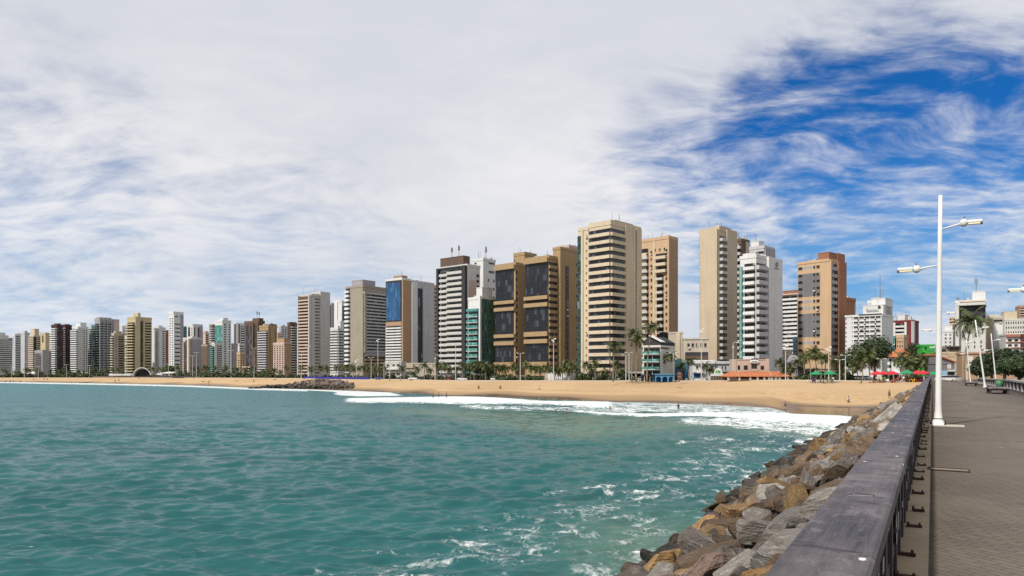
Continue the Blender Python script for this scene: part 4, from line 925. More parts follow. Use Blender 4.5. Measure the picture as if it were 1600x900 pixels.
T('white building with a huge dark screen and rooftop mast','the big screen building',1492.5,1540,1552,470,272,'offwhite',6,34,par=.6,name='screen_building',cat='building').panel('L',1500,1539.5,466,471,'rust',.5).fin('L',1494.5,1540,472.5,476.5,2.6).fin('L',1495,1498.8,476,566,2.4).panel('L',1499.2,1533.8,477.5,500.3,'charcoal',.4,'screen').glass('L',1534.5,1539.6,477,503,'black',2,4).win('R',1543,1550,476,560,1,5,.8,.5).panel('R',1541,1552,471,474,'charcoal',.3).panel('R',1545,1552,487,492,'charcoal',.3).win('L',1508,1538,530,545,3,2,.2,.5).roof(1519,1540,3.9,.15,.7,'white').ant(1525,6,3.8,.3).ant(1496,2.5,0,.3).ant(1508,2,0,.3,False)
s = BLD[-1]
mb = MB(); random.seed(9)
for (px0, px1, y) in ((1503, 1522, 481.3), (1507, 1524, 489.8)):
    q = px0
    while q < px1:
        w = random.uniform(.9, 2.2); u0, u1 = s.uu('L', q, q+w); z = s.z(y)-s.z0; s.fb(mb, 'L', u0, u1, .38, .43, z-.16, z+.16); q += w+.7
s.part('lettering', mb, wm('slate')); s.done()
T('pale beige apartment block with blue grey windows right of the screen building','the pale beige block',1544,1567,1571.5,496,288,'beige',6,30,par=.5,name='apartment_block',cat='block').panel('L',1552.5,1567,506,560,'white',.15).win('L',1553,1566.8,504,552,2,5,.8,.5,'dark').panel('L',1545,1550,502,560,'peach',.1).win('L',1552,1567,499,503,1,1,.9,.8).roof(1546,1562,1.4,.1,.6,'offwhite').panel('R',1567.3,1571.3,497,570,'grey',.2).done()
T('big cream hotel with a dense grid of small square windows','the gridded cream hotel',1569.5,1640,1650,497.5,400,'offwhite',7,26,par=.4,name='hotel_block',cat='hotel',wR=16).win('L',1570.5,1616,499,553,12,7,.45,.45,'room').roof(1560.5,1590,4.6,.1,.7,'cream').done()
T('tall pinkish brown tower cut by the right picture edge','the edge tower',1593,1620,1630,478,470,'tan',12,26,wR=14).balc('L',1594,1619,480,560,20,1.3,.4,'pinkish').done()
T('red trimmed white apartment block at the right picture edge','the red trimmed apartments',1571.5,1640,1646,521,268,'white',4,24,par=.3,name='apartment_block',cat='block',wR=12).panel('L',1571.5,1594,521.5,525.5,'rust',.9).panel('L',1571.5,1640,533.3,534.4,'rust',.5).panel('L',1571.5,1640,542.2,543.3,'rust',.5).panel('L',1594.3,1640,517,545,'maroon',.4).win('L',1573,1593,527,551,2,3,.6,.45).win('L',1596,1630,527,551,4,3,.5,.5).done()
T('long tan two storey building with white framed windows behind the hedge trees','the long tan building',1503,1700,1720,550,208,'tan',2,22,par=.3,name='long_building',cat='building',wR=8)
s = BLD[-1]
for q in (1516, 1538, 1581, 1598, 1630, 1660):
    for y in (559.5, 571):
        if q > 1520 and y > 565: continue
        s.panel('L', q-4.3, q+4.3, y-3.8, y+3.4, 'offwhite', .14, 'window_frame'); s.win('L', q-3, q+3, y-2.7, y+2.3, 1, 1, .98, .98, 'dark')
s.panel('L', 1552, 1556.5, 551, 580, 'white', .35).panel('L', 1503, 1700, 549.5, 551, 'pinkish', .4).done()
# ================================================================ boulders of the pier slope
m = plain('embankment_fill', (.045,.038,.03), .95, .5, 1.2)
ts = np.arange(-6, 200, 4.0); V = np.zeros((len(ts), 4, 3))
for i, t in enumerate(ts):
    for k, (a, z) in enumerate([(-.7, 5.9), (-1.6, 5.2), (-7.2, 1.6), (-12.4, -1.6)]): V[i, k] = PW(a, t, z)
struct(grid_mesh('embankment', V, m, smooth=False))
def rockmat(name, dark, mid, light, wetk=.30):
    m, g, p = new_mat(name)
    oi = g.a('ShaderNodeObjectInfo'); geo = g.a('ShaderNodeNewGeometry')
    tc = g.a('ShaderNodeTexCoord').outputs['Object']
    rnd = g.math('ADD', oi.outputs['Random'], g.math('MULTIPLY', geo.outputs['Random Per Island'], 3.1))
    off = g.a('ShaderNodeCombineXYZ'); 
    for i in range(3): g.l.new(g.math('MULTIPLY', rnd, 17.0+9*i), off.inputs[i])
    v = g.vmath('ADD', tc, off.outputs[0])
    n1 = g.noise(v, 1.1, 6, .65); n2 = g.noise(g.scale(v, (1.2, 1.2, 4.5), rot=(.5,.4,0)), 1.7, 6, .62, .5); n3 = g.noise(v, 9.0, 5, .7)
    c = g.mix(g.mapr(n1, .30, .52), dark, mid); c = g.mix(g.mapr(n2, .50, .72), c, light)
    c = g.mix(g.math('MULTIPLY', g.mapr(n3, .50, .75), .45), c, tuple(x*.35 for x in mid))
    cr = g.voro(g.vmath('ADD', v, g.vmath('MULTIPLY', g.noise(v, 2.5, 3, .6, 0, 'Color'), (.5,.5,.5))), 1.15, 'DISTANCE_TO_EDGE')
    crk = g.mapr(cr, .0, .022, 1, 0)
    c = g.mix(g.math('MULTIPLY', crk, g.mapr(n1, .45, .7, 0, .30)), c, tuple(x*.5 for x in dark))
    sp = g.a('ShaderNodeSeparateXYZ'); g.l.new(geo.outputs['Position'], sp.inputs[0])
    wet = g.mapr(g.math('ADD', sp.outputs[2], g.math('MULTIPLY', n1, 1.2)), 1.5, 3.3, 1, 0)
    c = g.mix(wet, c, g.mix(1.0, c, (wetk, wetk*.95, wetk*.85), 'MULTIPLY'))
    br = g.math('ADD', .70, g.math('MULTIPLY', g.math('FRACT', g.math('MULTIPLY', rnd, 7.3)), .95))
    sc = g.a('ShaderNodeVectorMath', operation='SCALE'); g.l.new(c, sc.inputs[0]); g.l.new(br, sc.inputs['Scale'])
    g.l.new(sc.outputs[0], p.inputs['Base Color']); g.l.new(g.mapr(wet, 0, 1, .85, .42), p.inputs['Roughness'])
    p.inputs['Specular IOR Level'].default_value = .3
    h = g.math('SUBTRACT', g.math('ADD', g.math('MULTIPLY', n2, .8), g.math('MULTIPLY', n3, .35)), g.math('MULTIPLY', crk, g.mapr(n1, .45, .7, 0, .10)))
    g.l.new(g.bump(h, 1.0, .22), p.inputs['Normal'])
    return m
ROCKM = {'brown': rockmat('rock_brown', (.052,.034,.023), (.120,.082,.053), (.20,.145,.10)),
         'ochre': rockmat('rock_ochre', (.11,.062,.026), (.215,.130,.055), (.31,.22,.125)),
         'grey': rockmat('rock_grey', (.070,.060,.052), (.150,.132,.116), (.27,.245,.22)),
         'pale grey': rockmat('rock_pale', (.10,.09,.08), (.22,.20,.178), (.38,.355,.32)),
         'dark': rockmat('rock_dark', (.022,.018,.016), (.055,.045,.038), (.11,.092,.078)),
         'pinkish': rockmat('rock_pink', (.085,.05,.04), (.19,.128,.105), (.30,.23,.195))}
def rock_mesh(seed, sub, squash):
    r = random.Random(seed); bm = bmesh.new(); bmesh.ops.create_icosphere(bm, subdivisions=sub, radius=1.0)
    pl_ = []
    for k in range(r.randint(9, 13)):
        n = Vector((r.gauss(0,1), r.gauss(0,1), r.gauss(0,1)*.9)).normalized(); pl_.append((n, r.uniform(.50, .84)))
    for s in (1, -1): pl_.append((Vector((r.uniform(-.2,.2), r.uniform(-.2,.2), s)).normalized(), r.uniform(.45, .62)))
    for v in bm.verts:
        co = v.co.copy()
        for _ in range(2):
            for n, d in pl_:
                q = co.dot(n) - d
                if q > 0: co -= n*q
        co *= 1 + .07*noise.noise(co*2.2 + Vector((seed*3.1,0,0))) + .03*noise.noise(co*6 + Vector((0,seed*1.7,0)))
        v.co = co
    for v in bm.verts: v.co.z *= squash
    me = bpy.data.meshes.new('boulder'); bm.to_mesh(me); bm.free()
    me.materials.append(ROCKM['grey']); return me
NR = 18
ROCKS = [(rock_mesh(50+k, 4, (1.0, .8, .62, .5)[k % 4]), ('angular block', 'boulder', 'wedge', 'flat slab')[k % 4]) for k in range(NR)]
ROCKLO = [rock_mesh(50+k, 2, (1.0, .8, .62, .5)[k % 4]) for k in range(NR)]
def slope_z(a): return float(np.interp(-a, [.7, 1.8, 7.2, 11.6, 13], [6.05, 5.55, 2.15, -.15, -.8]))
rr = random.Random(77); pts = []; grid = {}
def ok(a, t, d):
    i, j = int(a//1.5), int(t//1.5)
    for x in range(i-2, i+3):
        for y in range(j-2, j+3):
            for (b, u, e) in grid.get((x, y), ()):
                if (a-b)**2 + (t-u)**2 < (.5*(d+e))**2: return False
    return True
for ring, (lo, hi, tries) in enumerate(((1.5, 2.0, 420), (1.0, 1.5, 2800), (.65, 1.0, 14000), (.4, .6, 16000))):
    for _ in range(tries):
        a = -rr.uniform(1.25, 11.9); t = 9 + 178*rr.random()**1.25; d = rr.uniform(lo, hi)
        if a > -2.0 and d > 1.1: continue
        if t < 42 and (d > (1.2 if a > -5 else 1.5) or -a > 9.3): continue
        if -a > 10.4 and rr.random() < .35: continue
        if ok(a, t, d*.97): pts.append((a, t, d)); grid.setdefault((int(a//1.5), int(t//1.5)), []).append((a, t, d*.97))
rocks = []
for a, t, d in pts:
    k = rr.randrange(NR); z = slope_z(a); w = PW(a, t, z + pier_drop(t)*.0)
    if z < .8: c = rr.choices(('dark','brown','ochre','grey'), (5,5,1.6,1))[0]
    elif z < 3: c = rr.choices(('brown','ochre','grey','dark','pinkish','pale grey'), (7,2.4,2.4,2.2,.9,1.0))[0]
    else: c = rr.choices(('grey','pale grey','brown','ochre','pinkish'), (4,2.4,4.6,1.4,1.2))[0]
    sx, sy, sz = d*rr.uniform(.62,.82), d*rr.uniform(.48,.64), d*rr.uniform(.48,.74)
    tilt = math.atan2(3.4, 5.4)
    rot = Euler((rr.gauss(0,.30), tilt*-.75 + rr.gauss(0,.32), rr.uniform(0, 6.28)))
    ex = Matrix.Rotation(PROT, 3, 'Z') @ Matrix.Rotation(-tilt*.8, 3, 'Y') @ Matrix.Rotation(rr.uniform(0,6.28), 3, 'Z') @ Euler((rr.gauss(0,.45), rr.gauss(0,.45), 0)).to_matrix()
    vis = d/max(w.y, 8)
    hid = (w.z + .5*d) < 8.5 - .87*(-a)/.62 - .1
    px = CX + F*w.x/w.y; py = HY + (CZ-w.z)*F/w.y
    if py > 940: hid = True
    rocks.append((0 if hid else vis, k, w + Vector((0,0,sz*.10)), ex, (sx, sy, sz), c, a, t, px))
rocks.sort(key=lambda q: -q[0])
ORD = ('first','second','third','fourth','fifth','sixth','seventh','eighth','ninth','tenth','eleventh','twelfth','thirteenth','fourteenth','fifteenth','sixteenth')
def settle(items, fmt=None):
    """give look-alikes a rank from the left so that every label points to one thing"""
    by = {}
    for o, lab, px in items: by.setdefault(lab, []).append((px, o))
    for lab, q in by.items():
        q.sort(key=lambda e: e[0])
        for i, (_, o) in enumerate(q): o['label'] = lab if len(q) == 1 else (f'{ORD[i]} of {len(q)} from left: {lab}' if len(q) <= 16 else lab)
items = []
for vis, k, w, ex, s, c, a, t, px in rocks[:290]:
    o = put('boulder', ROCKS[k][0], None, w, ex.to_euler(), s)
    o.material_slots[0].link = 'OBJECT'; o.material_slots[0].material = ROCKM[c]
    row = 'at the waterline' if a < -9.6 else 'low on the slope' if a < -7 else 'midway up the slope' if a < -4 else 'just below the rail'
    sec = 'nearest viewer' if t < 34 else 'near stretch' if t < 45 else 'middle stretch' if t < 62 else 'by the breakers' if t < 95 else 'beside the beach'
    size = 'large' if s[0] > 1.25 else 'small' if s[0] < .75 else 'middling'
    tag(o, '', 'boulder', 'boulders piled against the pier'); items.append((o, f'{size} {c} {ROCKS[k][1]} {row}, {sec}', px))
settle(items)
mb = MB(); groups = {}
for vis, k, w, ex, s, c, a, t, px in rocks[290:]:
    me = ROCKLO[k]; M = ex @ Matrix.Diagonal(s); b = groups.setdefault(c, MB())
    b.add([M @ v.co + w for v in me.vertices], [tuple(p.vertices) for p in me.polygons])
me = bpy.data.meshes.new('rubble'); vs, fs, mi = [], [], []
for i, (c, b) in enumerate(groups.items()):
    o_ = len(vs); vs += b.v; fs += [tuple(x+o_ for x in f) for f in b.f]; mi += [i]*len(b.f); me.materials.append(ROCKM[c])
me.from_pydata(vs, [], fs); me.polygons.foreach_set('material_index', mi); me.update()
o = put('riprap', me); tag(o, 'far and half hidden stones filling the slope under the pier', 'rocks', None, 'stuff')
# rock groyne across the beach
r2 = random.Random(5); groups = {}
def gro(px, Y, z, d, c):
    k = r2.randrange(NR); M = Euler((r2.uniform(0,6), r2.uniform(-.5,.5), r2.uniform(0,6))).to_matrix() @ Matrix.Diagonal((d*.6, d*.5, d*.42)); w = at(px, None, Y, z)
    b = groups.setdefault(c, MB()); b.add([M @ v.co + w for v in ROCKLO[k].vertices], [tuple(p.vertices) for p in ROCKLO[k].polygons])
for _ in range(900):
    px = r2.uniform(448, 552); u = r2.random()
    ridge = float(np.interp(px, [448, 470, 500, 530, 552], [.4, 2.5, 3.3, 3.0, 1.6])); w = u*2-1
    Y = float(np.interp(px, [448, 500, 552], [318, 308, 296])) + w*9
    gro(px, Y, max(-.3, .2 + ridge*(1-abs(w))**.8 + r2.uniform(-.3,.3)), r2.uniform(1.2, 2.4), r2.choices(('dark','brown','grey','pinkish'), (2,3,4,1.5))[0])
for _ in range(170):
    px = r2.uniform(409, 455); gro(px, float(np.interp(px, [409,455],[322,314])) + r2.uniform(-5,5), float(np.interp(px,[409,430,455],[.1,.9,1.5]))*r2.uniform(.3,1), r2.uniform(1.3,2.6), 'dark')
for _ in range(30):
    px = r2.uniform(388, 408); gro(px, 311 + r2.uniform(-3,3), r2.uniform(-.3,.25), r2.uniform(1.0,2.0), 'dark')
me = bpy.data.meshes.new('groyne'); vs, fs, mi = [], [], []
for i, (c, b) in enumerate(groups.items()):
    o_ = len(vs); vs += b.v; fs += [tuple(x+o_ for x in f) for f in b.f]; mi += [i]*len(b.f); me.materials.append(ROCKM[c])
me.from_pydata(vs, [], fs); me.polygons.foreach_set('material_index', mi); me.update()
o = put('rock_groyne', me); tag(o, 'dark stone groyne running across the beach into the wash', 'groyne', None, 'stuff')
# ================================================================ palms, trees, bushes
def leafmat(name, a, b, c):
    m, g, p = new_mat(name)
    geo = g.a('ShaderNodeNewGeometry'); oi = g.a('ShaderNodeObjectInfo')
    r = geo.outputs['Random Per Island']; tc = g.a('ShaderNodeTexCoord').outputs['Object']
    n = g.noise(tc, .7, 4, .6)
    f = g.math('ADD', g.math('MULTIPLY', r, .55), g.math('MULTIPLY', g.math('SUBTRACT', n, .25), .75))
    col = g.mix(g.mapr(f, .1, .55), a, b); col = g.mix(g.mapr(f, .60, .95), col, c)
    k = g.math('ADD', .8, g.math('MULTIPLY', oi.outputs['Random'], .4))
    sc = g.a('ShaderNodeVectorMath', operation='SCALE'); g.l.new(col, sc.inputs[0]); g.l.new(k, sc.inputs['Scale'])
    g.l.new(sc.outputs[0], p.inputs['Base Color']); p.inputs['Roughness'].default_value = .5; p.inputs['Specular IOR Level'].default_value = .35
    return m
M_frond = leafmat('palm_frond', (.030,.042,.012), (.075,.095,.026), (.17,.16,.055))
M_dead = leafmat('dry_frond', (.14,.09,.04), (.22,.15,.07), (.30,.23,.13))
M_leaf = leafmat('tree_leaf', (.010,.020,.006), (.028,.048,.013), (.060,.088,.025))
M_leaf2 = leafmat('bush_leaf', (.018,.026,.009), (.048,.066,.020), (.10,.115,.038))
M_trunk = plain('palm_trunk', (.20,.165,.13), .9, .45, 4.0)
M_bark = plain('tree_bark', (.085,.065,.05), .95, .5, 4.0)
def frond(mb, base, az, el, L, droop, r, n=11):
    d = Vector((math.cos(az), math.sin(az), 0)); side = Vector((-math.sin(az), math.cos(az), 0)); pts = []
    p = Vector(base); e = el
    for i in range(n+1):
        pts.append(p.copy()); p = p + (d*math.cos(e) + Vector((0,0,math.sin(e))))*(L/n); e -= droop*(.5+i/n)/n*1.6
    for i in range(n):
        a, b = pts[i], pts[i+1]; w = .05*(1-i/n)+.015
        mb.add([a-side*w, a+side*w, b+side*w*.8, b-side*w*.8], [(0,1,2,3)])
        if i < 1: continue
        u = i/n; ll = L*.30*math.sin(math.pi*min(1, .18+u*.86))**.7*r.uniform(.8,1.1)
        for s in (-1, 1):
            for q in (.0, .5):
                o = a.lerp(b, q + r.uniform(0,.3)); t = (b-a).normalized()
                tip = o + side*s*ll*.80 + t*ll*.55 + Vector((0,0,-ll*r.uniform(.30,.62)))
                wv = t*L*.024
                mb.add([o-wv, o+wv, tip+wv*.25, tip-wv*.25], [(0,1,2,3)])
def crown(seed):
    r = random.Random(seed); mb = MB(); N = 19
    for k in range(N):
        u = k/N; frond(mb, (0,0,0), k*2.399+r.uniform(-.3,.3), R(74 - 92*u + r.uniform(-12,12)), r.uniform(2.5,3.3), R(55+55*u), r)
    return mb.mesh('crown', M_frond)
def skirt(seed):
    r = random.Random(seed); mb = MB()
    for k in range(4): frond(mb, (0,0,-.1), r.uniform(0,6.28), R(-35+r.uniform(-15,10)), r.uniform(1.8,2.4), R(60), r, 7)
    return mb.mesh('dry_fronds', M_dead)
CROWNS = [crown(k) for k in range(5)]; SKIRTS = [skirt(k) for k in range(3)]
def trunk(seed, H, bend):
    r = random.Random(seed); pts, rad = [], []
    for i in range(9):
        u = i/8; pts.append((bend*u*u, .12*math.sin(u*5)*bend, H*u)); rad.append((.17-.07*u + (.10*(1-u*7) if u < .14 else 0))*(H/6)**.35)
    return MB().tube(pts, rad, 8).mesh('trunk', M_trunk, True), pts[-1]
TRK = {}
PALMS = []
def palm(px, ytop, Y=None, bend=None, cs=None, z0=None, near=None, ybase=None, label=None):
    Y = Y if Y is not None else float(bk(px)) + random.uniform(3, 8); z0 = float(bz(px))+.15 if z0 is None else z0
    H = max(2.2, (CZ - (ytop-HY)/F*Y) - z0 - .9)
    bend = random.uniform(-.10,.12)*H if bend is None else bend
    h = round(H*2)/2; key = (h, round(bend, 1))
    if key not in TRK: TRK[key] = trunk(len(TRK), h, key[1])
    me, tip = TRK[key]; p = at(px, None, Y, z0)
    o = thing('palm_tree', '', 'palm', p, random.uniform(-.5,.5), 'coconut palms along the promenade')
    put('trunk', me, o); c = cs or random.uniform(.82, 1.08)*(1.12 if H > 8 else .95 if H > 4 else .85)
    put('crown', random.choice(CROWNS), o, tip, (random.uniform(-.15,.15), random.uniform(-.15,.15), random.uniform(0,6.28)), c)
    if random.random() < .7: put('dry_fronds', random.choice(SKIRTS), o, tip, (0,0,random.uniform(0,6.28)), c)
    sz = 'tall' if H > 9 else 'short' if H < 4.6 else 'mid height'
    PALMS.append((o, px, sz, label)); return o
def behind(px, ymin=560):
    """short name of the building that stands behind column px near the ground"""
    best = None
    for b in BLD:
        xl = CX + F*(b.Xc - b.wL*b.cP)/(b.Y + b.wL*b.sP); xr = max(b.xC, CX + F*(b.Xc + b.wR*b.sP)/(b.Y + b.wR*b.cP))
        if xl-1.5 <= px <= xr+1.5 and (best is None or b.Y < best.Y): best = b
    if best is None: best = min(BLD, key=lambda b: abs(b.xC-px))
    return best.short
random.seed(12)
for px in (447,470,487,500,512,525,533,541,547,552,561,568,575,586,594,601): palm(px, random.uniform(570,575))
for px, yt in ((628,571.5),(645,580),(663,568.5),(683,567),(695,569),(723,567),(735,569),(759,568),(772,573),(800,570),(820,566),(836,574),(855,570),(866,575),(879,566),(892,566),(912,565),(930,563),(962,566),
               (1037,556),(1048,552),(1076,560),(1104,569),(1217.5,563),(1246,562),(1257,554),(1267,550),(1276,545),(1283,556),(1289,553),(1300,560)): palm(px, yt)
for px in (652,672,689,703,713,729,741,750,765,780,790,808,829,845,861,873,886,899,921,945,972,1066,1112,1226,1236,1251,1268,1310,1318): palm(px, random.uniform(569,577), float(bk(px))+random.uniform(5,14))
for px, yt, b in ((958,536,.4),(987,516,.8),(994,527,.3),(1011,508,1.6)): palm(px, yt, 222, b, 1.25)
for px, yt in ((1340,566),(1348,556),(1359,549),(1369,560),(1407,558),(1416,566),(1424,553),(1432,560),(1439,557),(1448,560),(1456,558)): palm(px, yt, random.uniform(196,206), None, 1.25)
palm(1507, 497, 140, 1.9, 1.5, 5.4, label='tall curved coconut palm rising in front of the big screen building')
for px in [q for q in range(4, 440, 9) if not 198 < q < 238]: palm(px + random.uniform(-3,3), random.uniform(572,581) - (1 if px > 240 else 0), float(bk(px))+random.uniform(4,16))
by = {}
for o, px, sz, lab in PALMS:
    if lab: o['label'] = lab
items = [(o, f'{sz} palm before {behind(px)}', px) for o, px, sz, lab in PALMS if not lab]
settle(items)

def leaf_crown(seed, rx, ry, rz, n, ls, m, lobes=9):
    r = random.Random(seed); mb = MB(); L = []
    for k in range(lobes):
        d = Vector((r.gauss(0,1), r.gauss(0,1), r.gauss(.15,.8))).normalized()
        L.append((Vector((d.x*rx*.62, d.y*ry*.62, d.z*rz*.55)), r.uniform(.32,.55)))
    L.append((Vector((0,0,0)), .6))
    for _ in range(n):
        c, s = r.choice(L); d = Vector((r.gauss(0,1), r.gauss(0,1), r.gauss(0,1))).normalized(); q = r.uniform(.62, 1.06)
        p = c + Vector((d.x*rx*s*q, d.y*ry*s*q, d.z*rz*s*q))
        nrm = (d + Vector((r.gauss(0,.5), r.gauss(0,.5), r.gauss(.35,.5)))).normalized(); t = nrm.orthogonal().normalized(); t = (Matrix.Rotation(r.uniform(0,6.28), 3, nrm) @ t); b = nrm.cross(t); e = ls*r.uniform(.6,1.3)
        mb.add([p-t*e, p-b*e*.55, p+t*e, p+b*e*.55], [(0,1,2,3)])
    return mb
def tree(name, label, cat, px, yc, Y, rx, rz, seed, m=None, n=2600, ls=.28, group=None, z0=None):
    z0 = (float(bz(px)) if z0 is None else z0); c = at(px, yc, Y); o = thing(name, label, cat, (c.x, Y, z0), 0, group); h = c.z - z0
    leaf_crown(seed, rx, rx*.9, rz, n, ls, m or M_leaf).build('crown', m or M_leaf, o, (0,0,h))
    mb = MB().tube([(0,0,-.2),(.1,0,h*.5),(0,.1,h)], [.35,.26,.12], 8); r = random.Random(seed)
    for k in range(6):
        a = r.uniform(0,6.28); mb.tube([(.05,0,h*.45),(math.cos(a)*rx*.3, math.sin(a)*rx*.3, h*.8),(math.cos(a)*rx*.6, math.sin(a)*rx*.6, h+rz*.25)], [.16,.11,.04], 6)
    mb.build('trunk', M_bark, o); return o
tree('broadleaf_tree','huge dark broadleaf tree between the brick slab and the tiled roof house','tree',1366,549,214,7.6,5.2,1,n=6000,ls=.34)
tree('broadleaf_tree','smaller dark tree at the left foot of the huge dark tree','tree',1332,561,210,4.2,4.2,2,n=2200,ls=.32)
tree('broadleaf_tree','dark tree peeping over the tiled roof beside the bright green house','tree',1431,545,246,3.6,2.4,3,n=1300,ls=.3)
for i, (px, yc, Y, rx, rz, lab) in enumerate(((1531,574,150,3.0,2.0,'leftmost dark hedge tree behind the balustrade, beside the tall curved palm'),(1549,572,142,3.8,2.6,'dense dark tree behind the balustrade, between the two leaning lamp posts'),
        (1569,568,134,4.2,3.2,'tallest rounded dark tree behind the balustrade, right of the litter bin'),(1592,570,128,3.8,3.0,'dark tree behind the balustrade at the right picture edge'),(1618,572,120,4,3.2,'dark tree mostly beyond the right picture edge'))):
    tree('hedge_tree', lab, 'tree', px, yc, Y, rx, rz, 20+i, n=4200, ls=.24, group='dark trees behind the balustrade', z0=5.3)
tree('broadleaf_tree','bushy green tree in front of the stepped teal tower','tree',745,574,282,4.6,3.0,31,M_leaf2,2200,.34)
tree('broadleaf_tree','second bushy green tree at the left foot of the gold complex','tree',762,577,283,3.4,2.6,32,M_leaf2,1600,.34)
tree('broadleaf_tree','dark rounded tree beside the white tent canopy','tree',266,577,470,4.2,4.0,33,M_leaf,1500,.42)
tree('broadleaf_tree','dark small tree left of the maroon towers, on the promenade','tree',105,583,560,4.0,3.2,34,M_leaf,900,.5)
tree('broadleaf_tree','green tree at the right end of the tiled roof restaurant','tree',1154,573,236,2.6,2.0,35,M_leaf2,900,.3)
BUSH = [leaf_crown(70+k, 2.6, 1.8, 1.5, 620, .34, M_leaf2, 6).mesh('bush', M_leaf2) for k in range(4)]
items = []; random.seed(8)
for px in [q for q in np.arange(-2, 470, 6.5) if not (168 < q < 238 or 244 < q < 276)] + list(np.arange(476, 640, 10)) + list(range(646, 852, 8)) + [905,912,920,940,952,974,990,1040,1062,1120,1232,1250,1262,1280,1296,1310,1322,1336,1392,1412,1430]:
    px = float(px) + random.uniform(-2,2); Y = float(bk(px))+random.uniform(5,12); s = random.uniform(.7,1.25)*(1.35 if px < 430 else .95)
    o = put('bush', random.choice(BUSH), None, at(px, None, Y, float(bz(px))+.9*s), (0,0,random.uniform(0,6)), (s*1.1, s, s*random.uniform(.8,1.3)))
    tag(o, '', 'bush', 'bushes along the promenade'); items.append((o, f'leafy bush below {behind(px)}', px))
settle(items)
# ================================================================ low buildings and walls behind the beach
def lowT(label, short, xL, xC, xR, top, Y, col, n=2, phi=8, name='shop_building', cat='building', **k):
    k.setdefault('wR', 7); k.setdefault('par', .15); return Tower(label, short, xL, xC, xR, top, Y, col, n, phi, name=name, cat=cat, group='low buildings behind the beach', **k)
lowT('beige blank walled podium block at the foot of the blue glass panel tower','the beige podium block',622,684,686,567.5,330,'beige',2,10).panel('L',629,646,560,575,'beige',.5).panel('L',622.5,631,566,590,'pinkish',.3).done()
lowT('low cream entrance block with flat slab canopy below the banded floors','the cream entrance block',602,627,629,565,322,'offwhite',3,10).win('L',603,626,567,588,3,3,.7,.4).panel('L',606,627,575.5,577.5,'white',1.5).done()
lowT('grey mauve mid rise hotel with a row of square windows and dark loggia','the grey mauve hotel',1068,1107,1110,528,246,'beige',3,12,name='hotel_block',cat='hotel',wR=9).win('L',1072.5,1105.5,536,542,5,1,.55,.9).panel('L',1070.5,1106.5,550,562,'charcoal',.04).panel('L',1070.5,1106.5,556,561,'brown',.1).panel('L',1070,1107,528,530,'pale',.3).done()
lowT('grey mauve stair block with cream strip and dark square windows','the grey mauve stair block',1044.5,1067,1069,519,258,'beige',5,12,name='hotel_block',cat='hotel',wR=14).panel('L',1056.5,1062.5,519,560,'cream',.25).win('L',1057.5,1062,519.5,524.5,1,1,.95,.8,'dark').win('L',1057.5,1062,535,542,1,1,.95,.9,'dark').win('L',1057.5,1062,548,555,1,1,.95,.9,'dark').win('L',1048,1054,535,544.5,1,1,.9,.95,'dark').done()
lowT('dark grey rooftop block behind the gabled balcony hotel','the dark rooftop block',1031,1044,1045,519.5,275,'charcoal',4,12,wR=8).done()
b = lowT('small white balcony hotel with green glass rails under a dark gabled loft','the gabled balcony hotel',1004.5,1032,1046,540,232,'offwhite',4,34,name='hotel_block',cat='hotel',wR=13)
b.balc('L',1006,1031.5,541.5,590,4,1.5,.40,'white',rail='green').panel('R',1032.3,1045,539,545,'brown',.1)
L_, W_ = b.wL, b.wR
mb = MB().prism([(-L_, b.H+.1), (0, b.H+.1), (0, b.H+1.2), (-L_*.6, b.H+3.3), (-L_, b.H+1.5)], .1, W_); b.part('loft', mb, wm('charcoal'))
mb = MB().add([(-L_*.6-.1, -.7, b.H+3.32), (.5, -.7, b.H+1.1), (.5, 3.0, b.H+1.1), (-L_*.6-.1, 3.0, b.H+3.32), (-L_*.6-.1, -.7, b.H+3.55), (.5, -.7, b.H+1.33), (.5, 3.0, b.H+1.33), (-L_*.6-.1, 3.0, b.H+3.55)], [(0,1,5,4),(1,2,6,5),(2,3,7,6),(3,0,4,7),(4,5,6,7),(3,2,1,0)])
b.part('roof', mb, wm('white')); b.done()
def arcade(label, px0, px1, ytop, Y, col, n, inner):
    z0 = float(bz(px0))-.1; a, c = at(px0, None, Y, z0), at(px1, None, Y, z0); w = c.x-a.x; h = CZ-(ytop-HY)/F*Y - z0
    o = thing('arcade', label, 'arcade', a, 0); mb = MB(); cw = w/n
    for i in range(n):
        x0 = i*cw; N = 10; r = cw*.40; cxx = x0+cw/2; sp = h*.42
        mb.box(x0, cxx-r, 0, .4, 0, sp); mb.box(cxx+r, x0+cw, 0, .4, 0, sp)
        for k in range(N):
            t0, t1 = math.pi*k/N, math.pi*(k+1)/N
            xa, xb = cxx-r*math.cos(t0), cxx-r*math.cos(t1); za, zb = sp+r*math.sin(t0)*.85, sp+r*math.sin(t1)*.85
            mb.add([(xa,0,za),(xb,0,zb),(xb,0,h),(xa,0,h),(xa,.4,za),(xb,.4,zb),(xb,.4,h),(xa,.4,h)], [(0,1,2,3),(7,6,5,4),(0,4,5,1),(3,2,6,7)])
        for xa, xb in ((x0, cxx-r), (cxx+r, x0+cw)): mb.box(xa, xb, 0, .4, sp+.001, h)
    mb.build('wall', wm(col), o); MB().box(0, w, 3.0, 3.3, 0, h-.1).build('back_wall', wm(inner), o); MB().box(-.2, w+.2, -.3, 3.4, h+.002, h+.3).build('roof', wm(col), o)
    return o
arcade('bright blue arcade of three arches at the back of the sand', 1024, 1054, 585.5, 224, 'blue', 3, 'deepblue')
b = lowT('turquoise and deep blue house with a pitched awning beside the blue arcade','the blue house',1054,1076,1078,567,246,'deepblue',3,6,name='house',cat='house').win('L',1062,1068,570,578,1,1,.9,.9).panel('L',1069,1074,566,590,'blue',.3)
